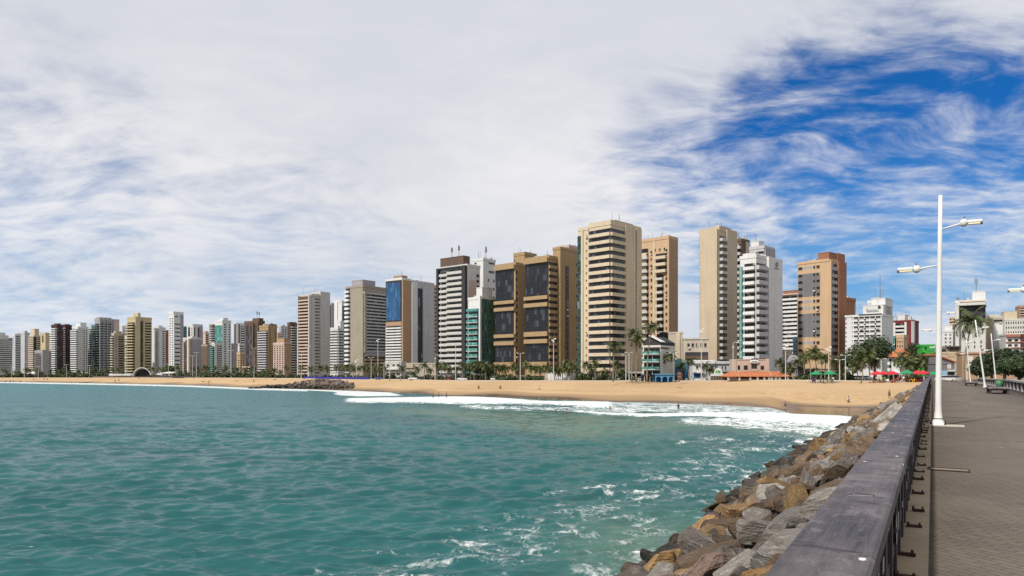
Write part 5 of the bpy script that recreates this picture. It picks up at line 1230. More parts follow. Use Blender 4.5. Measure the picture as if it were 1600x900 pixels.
b.part('awning', MB().add([(-b.wL,-1.6,b.H-1.6),(-b.wL*.45,-1.6,b.H-1.2),(-b.wL*.45,.2,b.H+1.3),(-b.wL,.2,b.H+.8),(-b.wL,-1.6,b.H-1.45),(-b.wL*.45,-1.6,b.H-1.05),(-b.wL*.45,.2,b.H+1.45),(-b.wL,.2,b.H+.95)],[(3,2,1,0),(4,5,6,7),(0,1,5,4),(1,2,6,5),(2,3,7,6),(3,0,4,7)]), wm('teal')); b.panel('L',1056,1062,577,592,'blue',.15).done()
lowT('white flat roofed shop with a deep fascia and dark blue shutters','the white flat roofed shop',1082,1116.5,1118,563.5,236,'white',2,6).panel('L',1082,1116.5,563.8,568,'white',.7).panel('L',1084,1094,583.5,590,'deepblue',.15).panel('L',1082,1100,581,583,'white',.9).win('L',1109,1116,570,577,2,1,.5,.8).win('L',1086,1100,571,577,2,1,.5,.7).done()
lowT('pale lilac grey flat house right of the white flat roofed shop','the lilac grey house',1117.5,1141,1142.5,565,238,'lgrey',2,6,name='house',cat='house').panel('L',1117.5,1141,564.8,568.5,'pale',.5).win('L',1126,1136,571,579,2,1,.4,.7,'brown').panel('L',1117.5,1141,580.5,582.5,'maroon',.4).done()
sg = thing('shop_sign','white dome shaped sign with green emblem over a brown shopfront','sign', at(1122.5, None, 229, float(bz(1122))), 0)
wv = lambda p: p*229/F
mb = MB(); pts = [(-wv(7.5), 2.25), (wv(7.5), 2.25)] + [(wv(6.0)*math.cos(math.pi*k/12), 2.25+.55+wv(7)*math.sin(math.pi*k/12)) for k in range(13)]
mb.prism(pts, 0, .25); mb.box(-wv(12), wv(13), -.05, .3, 1.55, 2.24); mb.build('sign_board', wm('white'), sg)
mb = MB()
for k, (x, z, w, h) in enumerate(((-.62,3.0,.5,.55),(-.02,3.15,.3,.5),(.4,2.85,.45,.75),(-.3,2.62,.8,.14))): mb.box(x-w/2, x+w/2, -.04, -.003, z-h/2, z+h/2)
mb.build('emblem', wm('green'), sg); MB().box(-wv(12), wv(13), .05, .3, 0, 1.54).build('shopfront', wm('brown'), sg)
mb = MB()
for k in range(7): mb.box(-wv(12)+k*wv(4.1), -wv(12)+k*wv(4.1)+.1, -.02, .045, 0, 1.54)
mb.build('door_frame', wm('taupe'), sg)
# terracotta roofed restaurant with its pink upper storey and oval sign
M_tile = None
m, g, p = new_mat('roof_tiles'); tc = g.a('ShaderNodeTexCoord').outputs['Object']
sx = g.a('ShaderNodeSeparateXYZ'); g.l.new(tc, sx.inputs[0])
wv_ = g.math('SINE', g.math('MULTIPLY', sx.outputs[0], 26.0)); n = g.noise(tc, 1.4, 5, .65)
c = g.mix(g.mapr(n, .3, .7), (.36,.105,.04), (.52,.19,.075)); c = g.mix(g.mapr(g.noise(tc, .5, 4, .6), .55, .75, 0, .6), c, (.20,.085,.05))
g.l.new(c, p.inputs['Base Color']); p.inputs['Roughness'].default_value = .85; g.l.new(g.bump(wv_, .6, .06), p.inputs['Normal']); M_tile = m
def hiproof(mb, x0, x1, y0, y1, z0, z1, ins, t=.12):
    xm0, xm1, ym = x0+ins, x1-ins, (y0+y1)/2
    mb.add([(x0,y0,z0),(x1,y0,z0),(x1,y1,z0),(x0,y1,z0),(xm0,ym,z1),(xm1,ym,z1),(x0,y0,z0-t),(x1,y0,z0-t),(x1,y1,z0-t),(x0,y1,z0-t)],
           [(0,1,5,4),(1,2,5),(2,3,4,5),(3,0,4),(0,6,7,1),(1,7,8,2),(2,8,9,3),(3,9,6,0),(9,8,7,6)])
Yr = 219; z0 = float(bz(1190)); s_ = Yr/F
o = thing('restaurant','low open restaurant with a long terracotta tile roof and pink upper front','restaurant', at(1187, None, Yr, z0), 0)
X = lambda px: (px-1187)*s_
Z = lambda py, dy=0: CZ-(py-HY)/F*(Yr+dy) - z0
mb = MB(); x0, x1 = X(1137), X(1238)
mb.add([(x0,0,Z(588)),(x1,0,Z(588)),(x1-2.5,4,Z(580.3,4)),(x0+2,4,Z(580.3,4)),(x0,0,Z(588)-.15),(x1,0,Z(588)-.15),(x1-2.5,4,Z(580.3,4)-.15),(x0+2,4,Z(580.3,4)-.15),(x1,8,Z(588)),(x0,8,Z(588)),(x1,8,Z(588)-.15),(x0,8,Z(588)-.15)],
       [(0,1,2,3),(0,4,5,1),(1,8,2),(9,0,3),(1,5,10,8),(4,0,9,11),(7,6,5,4),(6,10,5),(11,7,4)]); mb.build('roof', M_tile, o)
mb = MB(); ridge = ((X(1160), X(1154)), (X(1209), X(1206)), (X(1222), X(1234)))
for a, b_ in ridge: mb.tube([(a,3.7,Z(580.6,4)+.02),(b_,.1,Z(587.6)+.02)], .11, 6)
mb.build('roof_ridge', wm('peach'), o)
mb = MB()
for px in (1139,1156,1173,1184.5,1195,1202.5,1206.5,1213,1219,1232): mb.box(X(px)-.28, X(px)+.28, .3, .8, 0, Z(588)-.1)
mb.build('pillar', wm('pale'), o); MB().box(x0, x1, 6.2, 6.5, 0, Z(588)).build('back_wall', wm('brown'), o); MB().box(x0+.3, x1-.3, .4, .55, 0, .55).build('low_wall', wm('brown'), o)
mb = MB(); mb.box(X(1160), X(1210), 5, 13, Z(581,5)-1.5, Z(561,5)).box(X(1205.5), X(1210.5), 4.7, 5, Z(581,5)-1, Z(560.3,5)).box(X(1160), X(1211), 4.85, 5, Z(562.2,5), Z(561,5)); mb.build('upper_wall', wm('pinkish'), o)
for px, w, y0, y1 in ((1162.5,3.6,571,577.5),(1173.5,6.2,571,577.5),(1187,9,568.5,576),(1200,5.4,571.5,577.5)):
    MB().box(X(px-w/2), X(px+w/2), 4.93, 5.0, Z(y1,5), Z(y0,5)).build('window', G_brown, o)
MB().box(X(1182.3), X(1191.7), 4.6, 4.9, Z(580,5), Z(576.3,5)).build('balcony', wm('sand'), o)
sgn = MB().ball((X(1186.5), 4.55, Z(565,4.5)), wv(7.6), .18, wv(2.9), 18, 8).build('sign_board', wm('white'), o)
mb = MB()
for k, (dx, dz, w, h) in enumerate(((-.75,.05,.16,.42),(-.5,.0,.1,.3),(-.28,.03,.24,.34),(.05,.0,.14,.28),(.3,.02,.26,.3),(.62,.0,.2,.26))): mb.box(X(1186.5)+dx-w/2, X(1186.5)+dx+w/2, 4.33, 4.36, Z(565,4.5)+dz-h/2, Z(565,4.5)+dz+h/2)
mb.build('lettering', wm('slate'), sgn); MB().box(X(1182.5), X(1191), 4.6, 4.95, Z(562.3,4.7), Z(560,4.7)).build('sign_crest', wm('maroon'), o)
lowT('small terracotta and cream bar house right of the tiled restaurant','the small bar house',1231,1243,1245,574,228,'pinkish',2,8,name='house',cat='house').panel('L',1231,1243,572.5,574.5,'sand',.8).win('L',1235.5,1242,577,582,1,1,.9,.9).done()
b = lowT('grey vaulted roof hall between the emblem hotel and the peach tower','the grey vaulted hall',1231,1252,1256,566,246,'slate',2,10,name='hall',cat='hall',wR=10)
mb = MB(); mb.prism([(-b.wL*k/10, b.H+2.6*math.sin(math.pi*k/10)+.02) for k in range(11)], 0, b.wR); b.part('roof', mb, wm('grey')); b.panel('L',1232,1236,556,575,'charcoal',.2).done()
lowT('small yellow beige flat block just under the small blue block','the small yellow flat block',1226,1238,1240,548,256,'cream',3,10,name='house',cat='house').win('L',1227,1233,556,563,1,1,.9,.9).done()
lowT('dark low bar hall behind the green parasols','the dark bar hall',1258,1317,1319,577,228,'charcoal',1,4,name='bar_hall',cat='hall').panel('L',1262,1315,578,581,'taupe',1.0).done()
# tiled roof house
b = lowT('white house with a wide terracotta hip roof behind the palms','the tiled roof house',1389,1408,1444,557,224,'white',3,52,name='house',cat='house').balc('L',1389.3,1393,560,590,3,1.2,.5).panel('L',1396,1399,563,572,'charcoal',.04).panel('L',1402,1406,561,566,'taupe',.05).panel('R',1409,1443,560,592,'pinkish',.1)
mb = MB(); hiproof(mb, -b.wL-1.6, 1.3, -1.3, b.wR+1.2, b.H-.1, b.H+2.6, min(b.wL,b.wR)*.45+1); b.part('roof', mb, M_tile); b.done()
# dark stone garage
b = lowT('dark stone house with a red edged gable at the end of the walkway','the dark stone house',1464,1493,1495,566,190,'slate',2,6,name='house',cat='house')
mb = MB().prism([(-b.wL-.3, b.H+1.9), (.4, b.H-.3), (.4, b.H-.02), (-b.wL-.3, b.H+2.2)], -.6, b.wR); b.part('roof', mb, M_tile); b.part('gable_wall', MB().prism([(-b.wL, b.H), (0, b.H), (-b.wL, b.H+1.85)], .02, b.wR-.02), wm('slate'))
b.panel('L',1480,1486,569,576,'pale',.1).panel('L',1480,1490,577.5,580.5,'pale',.8).panel('L',1481,1490,581,590,'charcoal',.05).panel('L',1464,1480,579,590,'skyblue',.06).panel('L',1490.5,1493,562,592,'grey',.5).done()
lowT('pale yellow flat building peeping behind the dark stone house','the pale yellow flat building',1464,1502,1505,550.5,242,'cream',2,4).panel('L',1480,1492,551,558,'peach',.1).done()
lowT('grey brown roofed shacks under the small white apartment house','the grey brown shacks',1462,1501,1503,541,262,'taupe',2,6).panel('L',1478,1500,540.5,543,'charcoal',.9).panel('L',1464,1477,545,549,'charcoal',.3).panel('L',1484,1498,544,552,'brown',.15).done()
# walls and fences along the promenade
def wall_(label, px0, px1, ytop, ybot, col, name='garden_wall', cat='wall', dy=10, posts=0, cap=True, Y=None):
    Y0 = Y or float(bk(px0))+dy; Y1 = Y or float(bk(px1))+dy; a, c = at(px0, None, Y0, 0), at(px1, None, Y1, 0); zb = float(bz((px0+px1)/2)); h = CZ-(ytop-HY)/F*(Y0+Y1)/2 - zb
    d = c-a; o = thing(name, label, cat, (a.x, a.y, zb), math.atan2(d.y, d.x)); L = d.length
    MB().box(0, L, 0, .25, -.2, h).build('wall', wm(col), o)
    if cap: MB().box(-.05, L+.05, -.08, .33, h+.002, h+.14).build('coping', wm('pale'), o)
    for k in range(posts): MB().box(L*k/posts-.12, L*k/posts+.12, -.12, .0, 0, h+.1).build('post', wm('pale'), o)
    return o
wall_('long pale garden wall behind the palms left of the gold complex', 637, 731, 587, 594, 'pale')
wall_('white ribbed screen wall beside the bushy green trees', 729, 753, 584, 593, 'white', posts=8)
wall_('tan base wall below the gold complex', 776, 852, 587.5, 594, 'gold')
wall_('tall white panel fence in front of the tall gold shaft', 853, 899, 583, 594, 'white', 'panel_fence', 'fence', posts=6)
wall_('low white balustrade wall in front of the white flat roofed shop', 1071, 1106, 591.5, 595, 'white', 'low_wall', 'wall', 7, posts=9)
wall_('pale low wall at the landward end of the walkway', 1497, 1560, 594.2, 597, 'pinkish', 'low_wall', 'wall', Y=150)
def canopy(label, px0, px1, ytop, ybot, Y, col, under='charcoal', name='canopy', cat='canopy', th=.5, back=True):
    z0 = float(bz((px0+px1)/2)); a, c = at(px0, None, Y, z0), at(px1, None, Y, z0); w = c.x-a.x; h = CZ-(ytop-HY)/F*Y - z0
    o = thing(name, label, cat, a, 0); MB().bbox(0, w, -1.5, 4, h-th, h, .1).build('roof', wm(col), o)
    mb = MB(); n = max(2, int(w/5))
    for k in range(n+1): mb.box(w*k/n*.96+.1, w*k/n*.96+.3, -1.2, -1.0, 0, h-th)
    mb.build('post', wm('pale'), o)
    if back: MB().box(0, w, 3.4, 3.6, 0, h-th).build('back_wall', wm(under), o)
    return o
canopy('dark carport beside the white panel fence', 900, 926, 584.5, 595, 252, 'charcoal')
canopy('white canopy over parked cars at the foot of the cream ribbon tower', 938, 978, 586, 595, 250, 'white')
canopy('pale canopy shop left of the gabled balcony hotel', 979, 1004, 581, 595, 250, 'pale')
canopy('dark ground floor shop under the gabled balcony hotel', 1005, 1023, 585, 595, 229, 'charcoal')
canopy('long white canopy left of the stage shell', 172, 206, 584.3, 590, 486, 'white', 'brown', th=1.2)
# dark wall behind the far promenade, stage shell, tents
wall_('low dark wall along the stage terrace', 145, 210, 588, 591, 'brown', dy=3, cap=False)
wall_('low dark wall between the stage shell and the palms', 236, 315, 587.5, 591, 'charcoal', dy=3, cap=False)
o = thing('stage_shell','white arched stage shell with a dark open mouth','stage', at(221.5, None, 478, float(bz(221))), R(8))
mb = MB(); N = 18; r0, r1, dep = 6.0, 5.55, 9.0; h = 7.0
prof = lambda r, k, q: (r*math.cos(math.pi*k/N)*(1-.25*q), q*dep, h/6*r*math.sin(math.pi*k/N)*(1-.42*q) - .0)
vs, fs = [], []
for q in range(4):
    for k in range(N+1): vs.append(prof(r0, k, q/3))
for q in range(4):
    for k in range(N+1): vs.append(prof(r1, k, q/3))
M1 = N+1; off = 4*M1
for q in range(3):
    for k in range(N):
        a = q*M1+k; fs.append((a, a+M1, a+M1+1, a+1)); fs.append((off+a, off+a+1, off+a+M1+1, off+a+M1))
for k in range(N): fs.append((k, k+1, off+k+1, off+k))
mb.add(vs, fs); mb.build('shell', wm('white'), o)
mb = MB(); mb.add([prof(r1*.99, k, .28) for k in range(N+1)], [tuple(range(N+1))]); mb.build('shade_sheet', wm('charcoal'), o)  # charcoal sheet stands in for the shade inside the shell
MB().box(-5.6, 5.6, .3, 6, 0, .9).build('stage_floor', wm('brown'), o)
def tent(label, px, Y, w, h, peak, col='white', d=None):
    o = thing('tent', label, 'tent', at(px, None, Y, float(bz(px))), 0, 'white tents'); d = d or w
    mb = MB(); z = h; vs = [(-w/2,-d/2,z),(w/2,-d/2,z),(w/2,d/2,z),(-w/2,d/2,z),(0,0,peak),(-w/2,-d/2,z-.35),(w/2,-d/2,z-.35),(w/2,d/2,z-.35),(-w/2,d/2,z-.35)]
    mb.add(vs, [(0,1,4),(1,2,4),(2,3,4),(3,0,4),(0,5,6,1),(1,6,7,2),(2,7,8,3),(3,8,5,0)]); mb.build('roof', wm(col), o)
    for x in (-w/2+.1, w/2-.1):
        for y in (-d/2+.1, d/2-.1): MB().tube([(x,y,0),(x,y,z)], .06, 6).build('pole', wm('pale'), o)
tent('small pointed white tent right of the stage shell', 251, 462, 4.5, 2.2, 4.4)
tent('long low white tent beside the dark rounded tree', 265, 460, 10, 3.0, 4.0, d=5)
tent('small white tent at the foot of the left maroon tower', 52, 570, 6, 3.0, 4.6)
tent('tiny white tent before the white rounded balcony tower', 129, 530, 5, 3.4, 5.0)
tent('little white peaked kiosk tent between red parasols at the beach bar', 1399, 199, 2.6, 2.3, 3.6)
# blue barrier on the sand
o = wall_('long bright blue fabric barrier behind the stone groyne', 474, 577, 589, 594, 'deepblue', 'fabric_barrier', 'barrier', 0, posts=0, cap=False)
o.children[0].data.materials[0] = plain('blue_fabric', (.02,.024,.22), .7, .35, .5)
# ================================================================ lamps on the promenade, parasols, cars, people
M_pole = plain('galvanised_pole', (.46,.45,.43), .55, .15, 1.0)
def sand(px, py):
    """the point of the sand (or of the ground behind it) seen at photo column px, row py"""
    w, b = float(wl(px)), float(bk(px)); zb = float(bz(px)); best = None
    for k in range(400):
        s = k/399; Y = w+(b-w)*s; z = float(beach_z(px, s))
        e = abs(HY+(CZ-z)*F/Y - py)
        if best is None or e < best[0]: best = (e, Y, z)
    return at(px, None, best[1], best[2])
def mast(px, ytop, kind, Y=None):
    Y = Y or float(bk(px))+2.0; z0 = float(bz(px)); H = CZ-(ytop-HY)/F*Y - z0
    o = thing('promenade_lamp', '', 'lamp post', at(px, None, Y, z0), random.uniform(-.1,.1), 'tall lamp posts along the promenade')
    MB().lathe([(.20,0),(.16,.4),(.14,H*.5),(.10,H)], 8).build('pole', M_pole, o)
    if kind == 'ring':
        for k in range(3): a = k*2.1+.4; MB().bbox(math.cos(a)*.55-.28, math.cos(a)*.55+.28, math.sin(a)*.55-.28, math.sin(a)*.55+.28, H-.3-.5*k, H+.12-.5*k, .06).build('lamp_head', M_white, o)
    elif kind == 'hook':
        MB().tube([(0,0,H-.05),(.12,0,H+.5),(.6,0,H+.8),(1.1,0,H+.6)], [.08,.07,.06,.05], 6).build('arm', M_pole, o)
        MB().bbox(.9,1.5,-.15,.15,H+.45,H+.62,.04).build('lamp_head', M_white, o); MB().ball((.05,0,H-1.0), .3,.3,.25).build('lamp_head', M_white, o)
    else:
        for s in (-1,1):
            MB().tube([(0,0,H-.15),(s*.8,0,H+.05)], .05, 6).build('arm', M_pole, o); MB().bbox(s*1.1-.35,s*1.1+.35,-.14,.14,H,H+.16,.04).build('lamp_head', M_white, o)
    return o
items = []; random.seed(4)
for px, yt, k in ((18,572,'tee'),(38,566,'tee'),(60,573,'tee'),(104,570,'tee'),(140,571,'tee'),(263,569,'tee'),(301,556,'tee'),(307,551,'tee'),(361,548,'tee'),(397,544,'tee'),(471,552,'hook'),(481,541,'tee'),(520.5,560,'tee'),(557,562,'ring'),(580,559,'tee'),(590.5,530,'ring'),(600,567,'tee'),(609,544,'tee'),(680,557,'hook'),
                  (712,537,'tee'),(813,552,'tee'),(865,529,'ring'),(978,555,'tee'),(983,551,'tee'),(1019.5,549,'tee'),(1052,552,'tee'),(1096,514,'ring'),(1145.5,538,'hook'),(1227.5,540,'ring'),(1295,542,'ring'),(1312,562,'tee'),(1321,555,'tee'),(1377,561,'tee')):
    o = mast(px, yt, k); items.append((o, f'slim lamp post before {behind(px)}', px))
settle(items)

# parasols with table and chairs
def parasol_parts(col):
    m = plain(f'parasol_{col}', {'red': (.50,.02,.035), 'green': (.015,.22,.085)}[col], .7, .12)
    mb = MB(); n = 8; r, h0, h1 = 1.55, 2.05, 2.75
    vs = [(0,0,h1)] + [(r*math.cos(2*math.pi*k/n), r*math.sin(2*math.pi*k/n), h0) for k in range(n)] + [(r*math.cos(2*math.pi*k/n), r*math.sin(2*math.pi*k/n), h0-.22) for k in range(n)]
    mb.add(vs, [(0, 1+k, 1+(k+1) % n) for k in range(n)] + [(1+k, 1+n+k, 1+n+(k+1) % n, 1+(k+1) % n) for k in range(n)])
    return mb.mesh('canopy', m), MB().tube([(0,0,-.2),(0,0,h1+.1)], .035, 6).mesh('pole', M_pole)
PAR = {c: parasol_parts(c) for c in ('red','green')}
for px, py, c, sc, lab in ((1370,597.5,'red',1.15,'leftmost red parasol by the beach bar'),(1380,597,'red',1.1,'second red parasol, overlapping the leftmost one'),(1394.5,596.5,'red',1.1,'red parasol in front of the little white peaked tent'),
        (1434,595,'red',1.15,'higher red parasol left of the last red one'),(1441.5,595,'red',1.15,'last red parasol before the railing'),(1417.5,596.5,'green',1.2,'green parasol standing between the red parasols'),
        (1275,597.5,'green',1.2,'left green parasol of the pair under the palm cluster'),(1297,597.3,'green',1.2,'right green parasol of the pair under the palm cluster'),(1458,594,'green',1.0,'green parasol half hidden by the nearest lamp post')):
    p = sand(px, py); o = thing('parasol', lab, 'parasol', p, random.uniform(0,1), f'beach parasols')
    put('canopy', PAR[c][0], o, (0,0,0), None, sc); put('pole', PAR[c][1], o, (0,0,0), None, sc)
M_pl = {'white': plain('white_plastic', (.72,.72,.72), .45, .05), 'yellow': plain('yellow_plastic', (.72,.42,.03), .45, .05), 'dark red': plain('dark_red_plastic', (.22,.03,.025), .5, .1), 'blue': plain('blue_plastic', (.03,.08,.25), .5, .1), 'green': plain('green_plastic', (.02,.18,.09), .5, .1)}
def chair_src():
    o = thing('beach_chair', '', 'chair', (0,0,0), 0, 'plastic chairs at the beach bar')
    MB().bbox(-.23,.23,-.23,.23,.40,.45,.01).build('seat', M_pl['white'], o); MB().add([(-.22,.20,.46),(.22,.20,.46),(.24,.32,.92),(-.24,.32,.92),(-.22,.23,.46),(.22,.23,.46),(.24,.35,.92),(-.24,.35,.92)],[(0,1,2,3),(7,6,5,4),(0,4,5,1),(1,5,6,2),(2,6,7,3),(3,7,4,0)]).build('backrest', M_pl['white'], o)
    for x in (-.2,.2):
        for y in (-.2,.2): MB().box(x-.025,x+.025,y-.025,y+.025,0,.40).build('leg', M_pl['white'], o)
        MB().box(x*1.15-.025,x*1.15+.025,-.2,.24,.63,.67).build('armrest', M_pl['white'], o)
    return o
def table_src():
    o = thing('beach_table', '', 'table', (0,0,0), 0, 'plastic tables at the beach bar')
    MB().bbox(-.45,.45,-.45,.45,.70,.74,.01).build('tabletop', M_pl['white'], o)
    for x in (-.38,.38):
        for y in (-.38,.38): MB().box(x-.03,x+.03,y-.03,y+.03,0,.70).build('leg', M_pl['white'], o)
    return o
ch0, tb0 = chair_src(), table_src(); used = {'c': False, 't': False}
def setcol(o, c):
    for k in o.children: k.material_slots[0].link = 'OBJECT'; k.material_slots[0].material = M_pl[c]
def chair(px, py, c):
    o = ch0 if not used['c'] else copy_tree(ch0); used['c'] = True; o.location = sand(px, py); o.rotation_euler.z = random.uniform(0,6.28); setcol(o, c); chairs.append((o, f'{c} plastic beach chair near {near(px)}', px))
def table(px, py, c):
    o = tb0 if not used['t'] else copy_tree(tb0); used['t'] = True; o.location = sand(px, py); o.rotation_euler.z = random.uniform(0,6.28); setcol(o, c); chairs.append((o, f'{c} plastic table near {near(px)}', px))
def near(px): return 'the green parasol pair' if px < 1320 else 'the leftmost red parasols' if px < 1388 else 'the white peaked tent' if px < 1410 else 'the single green parasol' if px < 1426 else 'the last red parasol'
chairs = []
for px, py, c in ((1268,598,'blue'),(1272,598.3,'blue'),(1278,598,'white'),(1283,598.3,'blue'),(1292,598,'green'),(1300,598.3,'green'),(1304,597.8,'white'),(1262,597,'white'),(1287,597,'white'),
                  (1366,597.5,'green'),(1374,598,'dark red'),(1385,597.3,'white'),(1388,597.5,'white'),(1397,597.8,'dark red'),(1401,597.5,'dark red'),(1404,597.3,'dark red'),(1409,596.8,'white'),(1420.5,597,'yellow'),(1424,597,'yellow'),(1427,597.2,'yellow'),(1432,597,'dark red'),(1437,597,'dark red'),(1445.5,596,'yellow')): chair(px, py, c)
for px, py, c in ((1275.5,598.2,'white'),(1296,598,'green'),(1380,597.8,'dark red'),(1399,597.6,'dark red'),(1418,597,'white'),(1422.5,597.2,'yellow'),(1440,596.8,'dark red')): table(px, py, c)
settle(chairs)
# brown slatted bar counter beside the last parasols
o = thing('beach_kiosk','dark red brown boarded beach bar counter under the last red parasols','kiosk', sand(1435,596.3), 0); w = 19*.18
MB().box(-w,w,0,.15,0,1.15).build('counter_front', wm('maroon'), o); MB().box(-w-.1,w+.1,-.25,.5,1.152,1.22).build('counter_top', wm('brown'), o)
for k in range(6): MB().box(-w+k*w/2.6, -w+k*w/2.6+.08, -.04, -.002, 0, 1.14).build('post', wm('brown'), o)
# banner sign stuck in the sand
o = thing('beach_banner','brown teardrop shaped banner on a short pole in the sand','banner', sand(1061.5, 600.6), 0)
MB().tube([(0,0,-.3),(0,0,1.0)], .05, 6).build('pole', M_pole, o)
MB().prism([(-.05,.8),(.05,.8),(.62,1.7),(.72,2.6),(.62,3.5),(.3,3.85),(-.3,3.85),(-.62,3.5),(-.72,2.6),(-.62,1.7)], -.05, .05).build('panel', plain('banner_brown', (.14,.055,.035), .7, .3), o)
MB().box(-.42,.42,-.065,-.052,3.3,3.42).box(-.5,.5,-.065,-.052,2.4,2.5).build('panel_stripe', wm('pinkish'), o)

# cars
def car_src(kind):
    o = thing('parked_car', '', 'car', (0,0,0), 0, 'cars parked behind the beach'); W2 = .86
    body = [(-2.1,.35),(-2.12,.75),(-1.95,.92),(-1.0,.98),(1.1,.95),(1.95,.82),(2.1,.6),(2.08,.33)]
    roof = {'hatch': [(-1.95,.93),(-1.55,1.42),(.2,1.46),(1.05,.96)], 'saloon': [(-1.35,.97),(-.8,1.40),(.3,1.43),(1.1,.96)]}[kind]
    mp = plain('car_paint', (.75,.75,.75), .25, .03, 1, 0, .5); mb = MB(); mb.prism(body, -W2, W2)
    c, d = roof[1], roof[2]
    mb.add([(x,y,z) for y in (-.70,.70) for x, z in (c, d, (d[0], d[1]-.05), (c[0], c[1]-.05))], [(3,2,1,0),(4,5,6,7),(0,1,5,4),(2,3,7,6),(1,2,6,5),(0,4,7,3)])
    mb.build('body', mp, o)
    gb = MB(); vs = [(x, s*(W2-.02 if z < 1.1 else .68), z-(.0 if z < 1.1 else .052)) for s in (-1,1) for x, z in roof]
    gb.add(vs, [(0,1,2,3),(7,6,5,4),(1,5,6,2),(0,4,5,1),(3,2,6,7),(0,3,7,4)]); gb.build('windows', G_black, o)
    wh = MB().tube([(0,-.11,0),(0,.11,0)], .31, 12).mesh('wheel', plain('tyre', (.02,.02,.02), .8)); hub = MB().tube([(0,-.125,0),(0,.125,0)], .17, 8).mesh('rim', M_pole)
    for x in (-1.32,1.32):
        for y in (-W2+.08, W2-.08): q = put('wheel', wh, o, (x,y,.31)); put('rim', hub, q)
    for y in (-.6,.6): MB().box(2.0,2.085,y-.16,y+.16,.60,.74).build('headlight', M_lens, o); MB().box(-2.125,-2.06,y-.16,y+.16,.62,.80).build('tail_light', plain('tail_red', (.35,.01,.01), .3), o)
    MB().box(2.06,2.115,-.7,.7,.36,.50).box(-2.14,-2.08,-.7,.7,.36,.52).build('bumper', M_dk, o)
    return o
CAR = {k: car_src(k) for k in ('hatch','saloon')}; CU = set(); PAINT = {'white': (.74,.74,.74), 'silver': (.36,.37,.38), 'dark': (.03,.03,.035), 'red': (.30,.02,.02), 'blue': (.03,.07,.20)}
def car(kind, px, Y, z, col, rz, lab):
    o = CAR[kind] if kind not in CU else copy_tree(CAR[kind]); CU.add(kind); o.location = at(px, None, Y, z); o.rotation_euler.z = rz; o['label'] = lab
    for k in o.children:
        if k.name.startswith('body'): k.material_slots[0].link = 'OBJECT'; k.material_slots[0].material = plain('car_paint_'+col, PAINT[col], .25, .03, 1, 0, .5)
zz = lambda px: float(bz(px))+.04
car('hatch',1477,163,5.62,'white',.25,'white hatchback half behind the lamp post at the end of the walkway')
car('hatch',1490,166,5.62,'silver',.25,'silver hatchback to the right of the white one at the walkway end')
car('hatch',1345,214,zz(1345),'white',.1,'white car parked right of the green parasol pair')
car('saloon',1353,217,zz(1353),'silver',0,'silver saloon parked behind the palms left of the red parasols')
car('hatch',1336,212,zz(1336),'white',1.2,'white car seen end on left of the silver saloon')
car('saloon',1150,228,zz(1150),'white',0,'white saloon in front of the restaurant tiled roof, by a lamp post')
car('saloon',1030,229,zz(1030),'white',.1,'white saloon parked in front of the blue arcade')
car('hatch',1006,235,zz(1006),'silver',0,'silver hatchback in front of the gabled balcony hotel')
car('hatch',958,244,zz(958),'white',0,'white hatchback under the white canopy below the ribbon tower')
car('saloon',818,262,zz(818),'white',0,'white saloon parked at the left gold glass wing')
car('hatch',775,268,zz(775),'white',.05,'white hatchback parked left of the gold complex')
car('saloon',722,276,zz(722),'white',0,'white saloon behind the palms left of the ribbed screen wall')
car('saloon',646,300,zz(646),'white',0,'white saloon parked before the beige podium block')
car('hatch',660,300,zz(660),'dark',0,'dark car parked right of the white saloon before the podium block')
car('hatch',592,322,zz(592),'blue',.1,'blue car among the palms before the taupe walled tower')
car('saloon',602,324,zz(602),'blue',0,'second blue car among the palms, right of the first')
car('hatch',706,281,zz(706),'red',.1,'red car behind the palms before the black framed tower')

# people
SKIN = {'tan': plain('skin_tan', (.30,.165,.10), .6, .08), 'brown': plain('skin_brown', (.15,.08,.05), .6, .08)}
M_hair = plain('dark_hair', (.012,.009,.008), .7, .1)
def skin_mesh(name, J, E, m, sub=2):
    """one continuous surface grown round joints J {name: (point, radius)} joined by edges E"""
    names = list(J); me = bpy.data.meshes.new(name); me.from_pydata([J[n][0] for n in names], [(names.index(a), names.index(b)) for a, b in E], [])
    ob = bpy.data.objects.new(name, me); COL.objects.link(ob); ob.modifiers.new('skin', 'SKIN')
    for i, n in enumerate(names): r = J[n][1]; me.skin_vertices[0].data[i].radius = (r, r) if not isinstance(r, tuple) else r
    me.skin_vertices[0].data[0].use_root = True
    s = ob.modifiers.new('smooth', 'SUBSURF'); s.levels = sub; s.render_levels = sub
    dg = bpy.context.evaluated_depsgraph_get(); out = bpy.data.meshes.new_from_object(ob.evaluated_get(dg)); out.name = name
    bpy.data.objects.remove(ob); bpy.data.meshes.remove(me)
    out.materials.clear(); out.materials.append(m); out.polygons.foreach_set('use_smooth', [True]*len(out.polygons)); return out
